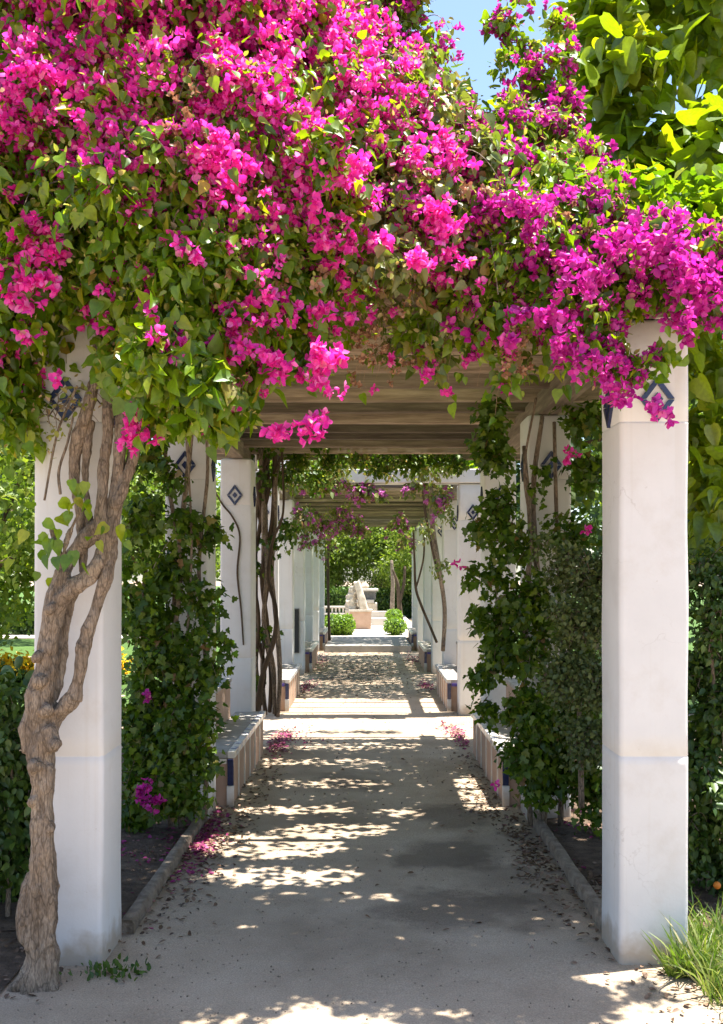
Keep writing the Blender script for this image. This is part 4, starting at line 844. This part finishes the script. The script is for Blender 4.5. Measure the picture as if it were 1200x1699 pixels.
# ================================================================== BROAD LEAVED TREE, TOP RIGHT
def broad_tree():
    t = thing('broad_leaf_tree', 'tall tree with big yellow green leaves hanging at the top right', 'tree', (2.7, 6.6, 0))
    tubes('trunk', [([(2.7, 6.6, -.1), (2.72, 6.6, 1.5), (2.6, 6.5, 3.0), (2.5, 6.4, 4.5), (2.4, 6.3, 5.6)], (.16, .13, .11, .08, .03))], M['bark_dark'], t, 12, 8, .12)
    g = np.random.default_rng(9); brs = []
    for k in range(12):
        z0 = g.uniform(2.2, 5.0); a = g.uniform(0, 6.3); L = g.uniform(.8, 1.7)
        b = np.array([2.6, 6.5, z0]); e = b + np.array([math.cos(a) * L, math.sin(a) * L, g.uniform(.2, .8)])
        brs.append(([b, (b + e) / 2 + np.array([0, 0, .2]), e], (.045, .03, .01)))
    for b in brs: tubes('branch', [b], M['bark_dark'], t, 6, 5)
    bl = [B(1020, 30, 5.6, .30, 26, 0, .20), B(1090, 10, 5.7, .4, 34, 0, .20), B(1180, 20, 5.7, .45, 34, 0, .20), B(1000, 130, 5.6, .24, 18, 0, .18), B(1045, 120, 5.5, .26, 26, 0, .2), B(1120, 110, 5.7, .14, 6, 0, .2),
          B(1060, 230, 5.5, .34, 34, 0, .2), B(1120, 290, 5.4, .28, 30, 0, .21), B(1190, 290, 5.4, .26, 24, 0, .21), B(1010, 250, 5.6, .18, 16, 0, .16), B(1080, 320, 5.3, .34, 36, 0, .21), B(1180, 350, 5.3, .4, 36, 0, .21), B(1150, 420, 5.3, .3, 30, 0, .2), B(1260, 60, 5.8, .3, 20, 0, .2), B(1280, 330, 5.5, .5, 34, 0, .2),
          B(1180, 600, 5.6, .28, 26, 0, .18), B(1180, 700, 5.6, .3, 28, 0, .18), B(1175, 800, 5.5, .26, 26, 0, .17), B(1190, 880, 5.5, .24, 22, 0, .15), B(1240, 750, 5.8, .45, 30, 0, .18), B(1060, 380, 5.8, .4, 26, 0, .18), B(1240, 500, 5.8, .45, 34, 0, .18),
          ((3.6, 6.4, 4.0), (.9, 1.0, 1.0), 40, 0, .19), ((3.2, 6.8, 2.4), (.9, .9, .8), 40, 0, .18)]
    bl = [(c, r_, n_ * 1.05, f_, l_ * .78) for c, r_, n_, f_, l_ in bl]
    nd, Fp, Ls, Cn = sprays(bl, 1.15, 10, .5, 91)
    g2 = np.random.default_rng(92); ks = np.array([3, 5, 6, 8, 9])
    p = nd[:, ks] + g2.normal(size=(len(nd), len(ks), 3)) * .07; L = np.repeat(Ls, len(ks)); cn = np.repeat(Cn, len(ks), 0)
    p = p.reshape(-1, 3); out = norm(p - cn)
    R = frames(out * .6 + g2.normal(size=p.shape) * .6 + np.array([0, 0, -.55]), g2.normal(size=p.shape) * .4 + np.array([0, -.2, 1]))
    BR = [BROAD, outline_leaf([(0.16, -0.02), (0.28, 0.12), (0.33, 0.34), (0.26, 0.6), (0.13, 0.82)], 0.4, 0.28, 0.5), outline_leaf([(0.22, -0.06), (0.36, 0.06), (0.43, 0.26), (0.30, 0.5), (0.26, 0.72)], 0.35, 0.05, 0.1)]
    pieces('leaf', BR, g2.integers(0, 3, len(p)), p, R, L * g2.uniform(.5, 1.3, len(p)) * .92, M['broad'], t, 300)
broad_tree()

# ================================================================== GARDEN TREES (three crowns, copied)
def tree_proto(seed, mat, h, r, n, leaf):
    g = np.random.default_rng(seed); Vs, Ts = [], []
    cl = []
    for k in range(26):
        d = norm(g.normal(size=3)); d[2] = d[2] * .95
        cl.append((np.array([0, 0, h * .53]) + d * np.array([r, r, h * .43]) * g.uniform(.35, .95), g.uniform(.2, .38) * r))
    pos, out = [], []
    for c, rr in cl:
        m = int(n / 26); d = norm(g.normal(size=(m, 3))); q = c + d * rr * g.uniform(.5, 1.15, (m, 1)) * np.array([1.15, 1.15, .8])
        pos.append(q); out.append(d)
    pos = np.vstack(pos); out = np.vstack(out)
    R = frames(g.normal(size=pos.shape) + np.array([0, 0, -.6]), out + g.normal(size=pos.shape) * .6 + np.array([0, 0, .5]))
    V, T = merge(QUAD, pos, R, leaf * g.uniform(.6, 1.3, len(pos)))
    crown = mesh_np('crown', V, T); crown.materials.append(mat)
    base = np.array([0, 0, h * .35]); paths = [([(0, 0, -.2), (.05, 0, h * .15), (-.05, .05, h * .35), (0, 0, h * .6)], (.020 * h, .015 * h, .012 * h, .006 * h))]
    for k in range(7):
        c = cl[k][0]; paths.append(([base, (base + c) / 2 + g.normal(size=3) * .15, c], (.012 * h, .008 * h, .003 * h)))
    Vs, Qs, off = [], [], 0
    for pts, rad in paths:
        c = catmull(pts, 5); rr = np.interp(np.linspace(0, len(pts) - 1, len(c)), np.arange(len(pts)), rad)
        V, Q = tube_arrays(c, rr, 7, off); Vs.append(V); Qs.append(Q); off += len(V)
    trunk = mesh_np('trunk', np.vstack(Vs), np.vstack(Qs)); trunk.materials.append(M['bark_dark'])
    return crown, trunk
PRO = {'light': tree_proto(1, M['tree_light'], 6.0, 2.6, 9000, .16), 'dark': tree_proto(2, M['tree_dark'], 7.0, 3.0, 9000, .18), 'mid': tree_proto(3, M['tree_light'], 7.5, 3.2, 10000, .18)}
def tree(kind, x, y, s, rz, label, zs=1.0):
    t = thing('garden_tree', label, 'tree', (x, y, 0), 'trees in the garden beyond the pergola')
    for nm, me in zip(('crown', 'trunk'), PRO[kind]):
        o = link(nm, me, None, t, (0, 0, 0)); o.scale = (s, s, s * zs); o.rotation_euler = (0, 0, rz)
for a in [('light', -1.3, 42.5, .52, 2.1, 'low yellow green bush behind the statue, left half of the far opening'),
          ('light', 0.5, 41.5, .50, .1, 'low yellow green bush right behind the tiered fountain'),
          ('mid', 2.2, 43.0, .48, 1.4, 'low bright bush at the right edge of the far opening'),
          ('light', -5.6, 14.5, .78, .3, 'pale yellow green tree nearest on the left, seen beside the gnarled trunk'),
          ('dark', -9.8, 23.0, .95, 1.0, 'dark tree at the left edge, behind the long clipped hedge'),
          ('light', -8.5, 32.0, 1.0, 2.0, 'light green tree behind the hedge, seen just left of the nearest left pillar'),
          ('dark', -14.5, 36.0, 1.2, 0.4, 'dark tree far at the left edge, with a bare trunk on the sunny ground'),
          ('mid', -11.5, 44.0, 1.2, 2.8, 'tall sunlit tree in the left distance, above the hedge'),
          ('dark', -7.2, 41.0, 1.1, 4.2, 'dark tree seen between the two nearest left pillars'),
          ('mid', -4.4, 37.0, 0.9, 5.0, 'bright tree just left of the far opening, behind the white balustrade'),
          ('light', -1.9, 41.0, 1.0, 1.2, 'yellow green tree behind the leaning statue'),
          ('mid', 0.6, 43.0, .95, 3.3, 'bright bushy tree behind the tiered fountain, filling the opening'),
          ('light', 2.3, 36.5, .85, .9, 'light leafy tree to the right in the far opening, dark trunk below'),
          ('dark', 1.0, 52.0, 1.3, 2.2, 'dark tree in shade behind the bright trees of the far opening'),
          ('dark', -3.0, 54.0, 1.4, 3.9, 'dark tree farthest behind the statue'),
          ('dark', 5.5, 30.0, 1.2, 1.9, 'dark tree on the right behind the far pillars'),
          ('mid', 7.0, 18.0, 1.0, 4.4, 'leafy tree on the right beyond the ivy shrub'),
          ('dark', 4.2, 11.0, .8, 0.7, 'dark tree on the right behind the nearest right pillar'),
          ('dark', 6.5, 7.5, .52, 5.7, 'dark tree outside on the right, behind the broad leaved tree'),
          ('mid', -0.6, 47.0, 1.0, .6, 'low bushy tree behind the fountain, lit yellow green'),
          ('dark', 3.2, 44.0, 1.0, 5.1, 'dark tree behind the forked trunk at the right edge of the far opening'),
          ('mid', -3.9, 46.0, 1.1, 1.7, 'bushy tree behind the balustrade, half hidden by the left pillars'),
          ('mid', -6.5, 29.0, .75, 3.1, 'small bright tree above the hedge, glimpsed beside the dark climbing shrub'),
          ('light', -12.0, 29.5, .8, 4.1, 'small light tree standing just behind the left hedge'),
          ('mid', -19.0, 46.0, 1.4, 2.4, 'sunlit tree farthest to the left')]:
    tree(*a)

# far clipped hedge on the left, low lawn edging, cactus, yellow flowers
def leafy_box(name, label, x0, x1, y0, y1, z1, n, mat, leaf, seed, cat='hedge', wob=.05):
    t = thing(name, label, cat, ((x0 + x1) / 2, (y0 + y1) / 2, 0)); g = np.random.default_rng(seed)
    box('core', x0 + .06, x1 - .06, y0 + .06, y1 - .06, 0, z1 - .06, M['clipped'], t, .05)
    areas = np.array([(x1 - x0) * (y1 - y0), (x1 - x0) * z1 * 1.6, (y1 - y0) * z1, (y1 - y0) * z1]); side = g.choice(4, n, p=areas / areas.sum())
    p = np.stack((g.uniform(x0, x1, n), g.uniform(y0, y1, n), g.uniform(0, z1, n)), -1); nr = np.zeros((n, 3))
    p[side == 0, 2] = z1; nr[side == 0, 2] = 1; p[side == 1, 1] = y0; nr[side == 1, 1] = -1
    p[side == 2, 0] = x0; nr[side == 2, 0] = -1; p[side == 3, 0] = x1; nr[side == 3, 0] = 1
    p += g.normal(size=p.shape) * wob; p[:, 2] = np.maximum(p[:, 2], .02)
    R = frames(g.normal(size=p.shape) + nr * .3, nr + g.normal(size=p.shape) * .6)
    pieces('leaf', [QUAD], np.zeros(n, int), p, R, leaf * g.uniform(.6, 1.3, n), mat, t)
    return t
leafy_box('hedge', 'long dark clipped hedge beyond the left lawn', -16, -2.6, 26.6, 27.6, .72, 16000, M['shrub'], .11, 1)
leafy_box('hedge', 'green hedge behind the statue and fountain at the far opening', -3.5, 2.6, 37.5, 38.3, 1.0, 8000, M['shrub'], .11, 2)
ground_sheet('garden_path', -30, -1.7, 25.15, 26.5, 0.02, M['paving'])
def prickly():
    t = thing('prickly_pear', 'prickly pear cactus with flat oval pads at the left edge', 'cactus', tuple(P(12, 1250, 5.4) * np.array([1, 1, 0])))
    for (px, py, w, h, rot) in ((14, 1124, 28, 42, -.35), (31, 1099, 13, 22, .25), (8, 1160, 30, 44, .2), (20, 1205, 34, 60, -.1), (-14, 1140, 26, 40, .3), (-8, 1210, 34, 60, .1)):
        bm = bmesh.new(); bmesh.ops.create_uvsphere(bm, u_segments=18, v_segments=12, radius=1); Z = 5.4
        for v in bm.verts:
            k = 1 + .18 * v.co.z
            v.co = Vector((v.co.x * w * Z / F / 2 * k, v.co.y * .014, v.co.z * h * Z / F / 2))
        o = link('pad', bm_mesh('pad', bm, True), M['cactus'], t, Vector(P(px, py, Z)) - t.location); o.rotation_euler = (.15 * rot, rot, rot)
    return t
prickly()
t = thing('flower_bed', 'row of yellow flowers on the lawn at the left edge', 'flowers', (-3.6, 15.0, 0))
g = np.random.default_rng(12); n = 2600
p = np.stack((g.uniform(-6.5, -3.6, n), 14.9 + g.normal(size=n) * .18, .05 + np.abs(g.normal(size=n)) * .11), -1); p[:, 1] += (p[:, 0] + 4.5) * -.15
R = frames(g.normal(size=p.shape) * .6 + np.array([0, 0, .3]), g.normal(size=p.shape) * .6 + np.array([0, -.5, 1]))
pieces('f', [QUAD], np.zeros(n, int), p + np.array([0, 0, .1]), R, g.uniform(.06, .11, n), M['yellow'], t, stuff_name='blossoms')
pieces('f', [QUAD], np.zeros(n, int), p + np.array([0, -.1, -.05]), R, g.uniform(.08, .14, n), M['shrub'], t, stuff_name='foliage')

# ================================================================== FAR OPENING: STATUE, FOUNTAIN, BUSHES
t = thing('statue', 'pale leaning stone statue on a pink block in the far opening', 'statue', (-.22, 27.7, .12))
bm = bmesh.new()
box('pedestal', -.50, .08, 27.4, 28.0, .12, .60, M['pink'], t, .012)
box('plinth', -.54, .12, 27.36, 28.04, .602, .66, M['statue'], t, .012)
sb = box_bm(.21, .26, .82, .05, 3, .0)
bmesh.ops.subdivide_edges(sb, edges=sb.edges[:], cuts=2, use_grid_fill=True)
for v in sb.verts: v.co = Vector((v.co.x * (1.05 - .25 * v.co.z), v.co.y * (1.05 - .2 * v.co.z), v.co.z)) + noise.noise_vector(v.co * 7) * .03
bmesh.ops.rotate(sb, cent=(0, 0, 0), matrix=Matrix.Rotation(-.27, 3, 'Y'), verts=sb.verts)
bmesh.ops.translate(sb, vec=(-.10, 27.6, .655), verts=sb.verts)
link('figure', bm_mesh('figure', sb), M['statue'], t)
tubes('rock', [W([(584, 1017, 22), (582, 1003, 17), (584, 988, 13), (586, 974, 8)], 27.7), W([(606, 1016, 14, -.05), (601, 1004, 11, -.1), (598, 992, 8, -.1)], 27.7)], M['statue'], t, 10, 6, .12, voxel=.022, disp=.03)
t = thing('fountain', 'tiered stone fountain with a grey basin, behind the leaning statue', 'fountain', (.1, 31.0, .1))
def fb(nm, px0, px1, py0, py1, Z, d, m):
    a, b = P(px0, py1, Z), P(px1, py0, Z); box(nm, a[0], b[0], Z, Z + d, max(a[2], 0.1), b[2], m, t, .015)
fb('base', 590, 626, 1001, 1037, 31, 1.2, M['statue']); fb('tier', 586, 621, 995, 1000.8, 30.9, 1.4, M['paving']); fb('basin', 588, 624, 981, 994.8, 31, 1.2, M['grey']); fb('rim', 584, 628, 977, 980.8, 30.9, 1.4, M['paving'])
a = P(606, 976, 31.5); tubes('finial', [([a, a + np.array([0, 0, .06]), a + np.array([0, 0, .14]), a + np.array([0, 0, .18])], (.10, .13, .08, .02))], M['statue'], t, 10, 5)
t = thing('stone_steps', 'low white stone blocks right of the pink pedestal', 'steps', (.3, 29.5, .12))
for (a, b, z0, z1, y) in ((.10, .62, .12, .34, 29.4), (.10, .60, .345, .52, 29.9)): box('block', a, b, y, y + .45, z0, z1, M['paving'], t, .012)
t = thing('balustrade', 'low white pierced balustrade left of the statue', 'balustrade', (-.9, 30, 0))
box('rail', -1.35, -.50, 30.0, 30.2, .62, .68, M['paving'], t, .01); box('base', -1.35, -.50, 30.0, 30.2, .12, .42, M['clipped'], t, .01); box('plinth', -1.35, -.50, 29.98, 30.22, .422, .47, M['paving'], t, .01)
for k in range(8): box('baluster', -1.33 + k * .11, -1.28 + k * .11, 30.05, 30.15, .471, .619, M['paving'], t, .008)
def clipped_bush(label, px0, px1, py0, py1, Z, seed, lobes=1):
    a, b = P(px0, py1, Z), P(px1, py0, Z); c = (a + b) / 2; rx = (b[0] - a[0]) / 2; rz = (b[2] - .12) / 2 if a[2] < .3 else (b[2] - a[2]) / 2
    t = thing('clipped_bush', label, 'bush', (c[0], Z, .1), 'clipped round bushes at the far opening'); g = np.random.default_rng(seed)
    cz = b[2] - rz
    for k in range(lobes):
        bm = bmesh.new(); bmesh.ops.create_uvsphere(bm, u_segments=16, v_segments=10, radius=1)
        ox = 0 if lobes == 1 else (k - (lobes - 1) / 2) * rx * .7; rr = rx if lobes == 1 else rx * .62
        for v in bm.verts: v.co = Vector((v.co.x * rr * .93 + c[0] + ox, v.co.y * .35 + Z, v.co.z * rz * .95 + cz))
        link('core', bm_mesh('core', bm, True), M['clipped'], t)
        n = 900; d = norm(g.normal(size=(n, 3))); p = d * np.array([rr, .38, rz]) + np.array([c[0] + ox, Z, cz]) + g.normal(size=(n, 3)) * .012
        pieces('leaf', [QUAD], np.zeros(n, int), p, frames(g.normal(size=p.shape), d + g.normal(size=p.shape) * .5), .06 * g.uniform(.7, 1.2, n), M['clip_leaf'], t)
clipped_bush('bright green clipped bush with three lobes, left side of the far opening', 545, 582, 1020, 1066, 24.9, 1, 3)
clipped_bush('bright green clipped round bush, right side of the far opening', 638, 674, 1026, 1066, 24.9, 2)
clipped_bush('darker clipped bush behind the round one, right side of the far opening', 641, 666, 1012, 1030, 27.5, 3)
t = thing('bare_trunk', 'grey upright trunk behind the bushes, right side of the far opening', 'trunk', (1.05, 33, 0))
tubes('trunk', [W([(650, 1030, 8), (651, 1000, 7.5), (652, 968, 7), (650, 930, 5)], 30)], M['kerb'], t, 8, 6, .08)
t = thing('bare_trunk', 'dark brown forked trunk at the right edge of the far opening', 'trunk', (1.2, 29, 0))
tubes('trunk', [W([(666, 1040, 10), (663, 1005, 8), (660, 970, 6), (652, 945, 3)], 29.2), W([(663, 1000, 6), (670, 970, 5), (672, 940, 4)], 29.2)], M['bark_dark'], t, 8, 6, .08)

# ================================================================== GRASS, LITTER, PETALS
g = np.random.default_rng(21); n = 5200
gx = 1.28 + np.abs(g.normal(size=n)) * .34; gy = 4.02 + g.normal(size=n) * .20 - (gx - 1.3) * .12; inside = (gx < 1.34) & (gy > 4.05); gx[inside] += .25
nearp = g.random(n) < .10; gx[nearp] = 1.20 + g.random(nearp.sum()) * .15; gy[nearp] = 4.0 - g.random(nearp.sum()) * .06
p = np.stack((gx, np.where(nearp, gy, gy), np.full(n, .0)), -1)
R = frames(g.normal(size=p.shape) * np.array([.55, .55, .1]) + np.array([-.05, -.15, .9]), g.normal(size=p.shape) + np.array([0, -.3, .3]))
o = pieces('g', [(BLADE[0] * np.array([1.1, 1, 1]), BLADE[1])], np.zeros(n, int), p, R, g.uniform(.04, .16, n) * (1 + .8 * (g.random(n) < .12)), M['grass'], None, stuff_name='grass_tuft')
tag(o, 'tuft of long bright grass at the foot of the nearest right pillar', 'grass', kind='stuff')
g = np.random.default_rng(22); n = 110
p = np.stack((-1.02 + g.normal(size=n) * .07, 3.98 + g.normal(size=n) * .05, np.full(n, .005)), -1)
R = frames(g.normal(size=p.shape) * .6 + np.array([0, 0, .7]), g.normal(size=p.shape))
tag(pieces('g', [OVAL], np.zeros(n, int), p + np.abs(g.normal(size=p.shape)) * np.array([0, 0, .02]), R, g.uniform(.015, .035, n), M['shrub'], None, stuff_name='weeds'), 'low weeds between the gnarled trunk and the left pillar', 'weeds', kind='stuff')

def scatter(name, label, cat, spots, mat, seed, size, tpl=OVAL, lift=.012, flat=1.0):
    g = np.random.default_rng(seed); ps = []
    for (x, y, rx, ry, n) in spots: ps.append(np.stack((x + g.normal(size=n) * rx, y + g.normal(size=n) * ry, lift + np.abs(g.normal(size=n)) * .008), -1))
    p = np.vstack(ps); R = frames(g.normal(size=p.shape) * np.array([1, 1, .15]), np.array([0, 0, flat]) + g.normal(size=p.shape) * .35)
    o = pieces(name, [tpl], np.zeros(len(p), int), p, R, size * g.uniform(.6, 1.3, len(p)), mat, None, stuff_name=name)
    tag(o, label, cat, kind='stuff')
scatter('fallen_petals', 'pink and purple petals drifted along the kerbs and bench feet', 'fallen petals',
        [(-.99, 6.0, .03, .35, 360), (-.93, 5.7, .05, .3, 110), (-.84, 9.5, .05, .35, 480), (-.74, 9.6, .10, .4, 120), (.90, 9.8, .04, .3, 200), (.84, 10.2, .06, .3, 120), (-.87, 14.2, .07, .35, 260), (.84, 14.4, .05, .3, 260), (-.9, 18.8, .1, .8, 200), (.85, 18.9, .1, .7, 200),
         (-1.35, 5.6, .2, .5, 380), (1.4, 6.2, .2, .5, 300), (-1.3, 6.3, .15, .3, 200)], M['petal'], 51, .030, BRACT)
scatter('dead_leaves', 'dry brown leaves lying in the beds and along the path edges', 'dead leaves',
        [(-.88, 6.0, .08, .5, 260), (.93, 5.6, .06, .55, 420), (.80, 6.9, .10, .3, 160), (-.85, 7.6, .1, .6, 160), (1.35, 5.2, .15, .5, 1300), (1.5, 5.9, .2, .5, 600), (-1.35, 5.1, .16, .5, 1200), (1.35, 3.75, .2, .12, 90), (0, 15, .6, 1.5, 900), (0, 18.5, .6, 1.2, 500), (0, 8, .5, 2.5, 90), (0, 4.5, .7, .6, 16), (-.9, 4.6, .08, .3, 50), (.3, 6.5, .6, 1.2, 14), (-1.6, 4.0, .15, .2, 160), (.86, 8.0, .06, .6, 120)], M['litter'], 52, .032, OVAL)
g = np.random.default_rng(53); n = 3500
tv, tt = np.array([(1, 0, 0), (-1, 0, 0), (0, 1, 0), (0, -1, 0), (0, 0, .6), (0, 0, -.6)], float), np.array([(0, 2, 4), (2, 1, 4), (1, 3, 4), (3, 0, 4), (2, 0, 5), (1, 2, 5), (3, 1, 5), (0, 3, 5)])
p = np.stack((g.uniform(-1.5, 1.9, n), 3.0 + g.random(n) ** 1.5 * 9, np.full(n, .008)), -1)
tag(pieces('pebbles', [(tv, tt)], np.zeros(n, int), p, frames(g.normal(size=p.shape), g.normal(size=p.shape)), g.uniform(.0015, .006, n), M['kerb'], None, stuff_name='pebbles'), 'tiny stones scattered over the trodden earth path', 'pebbles', kind='stuff')
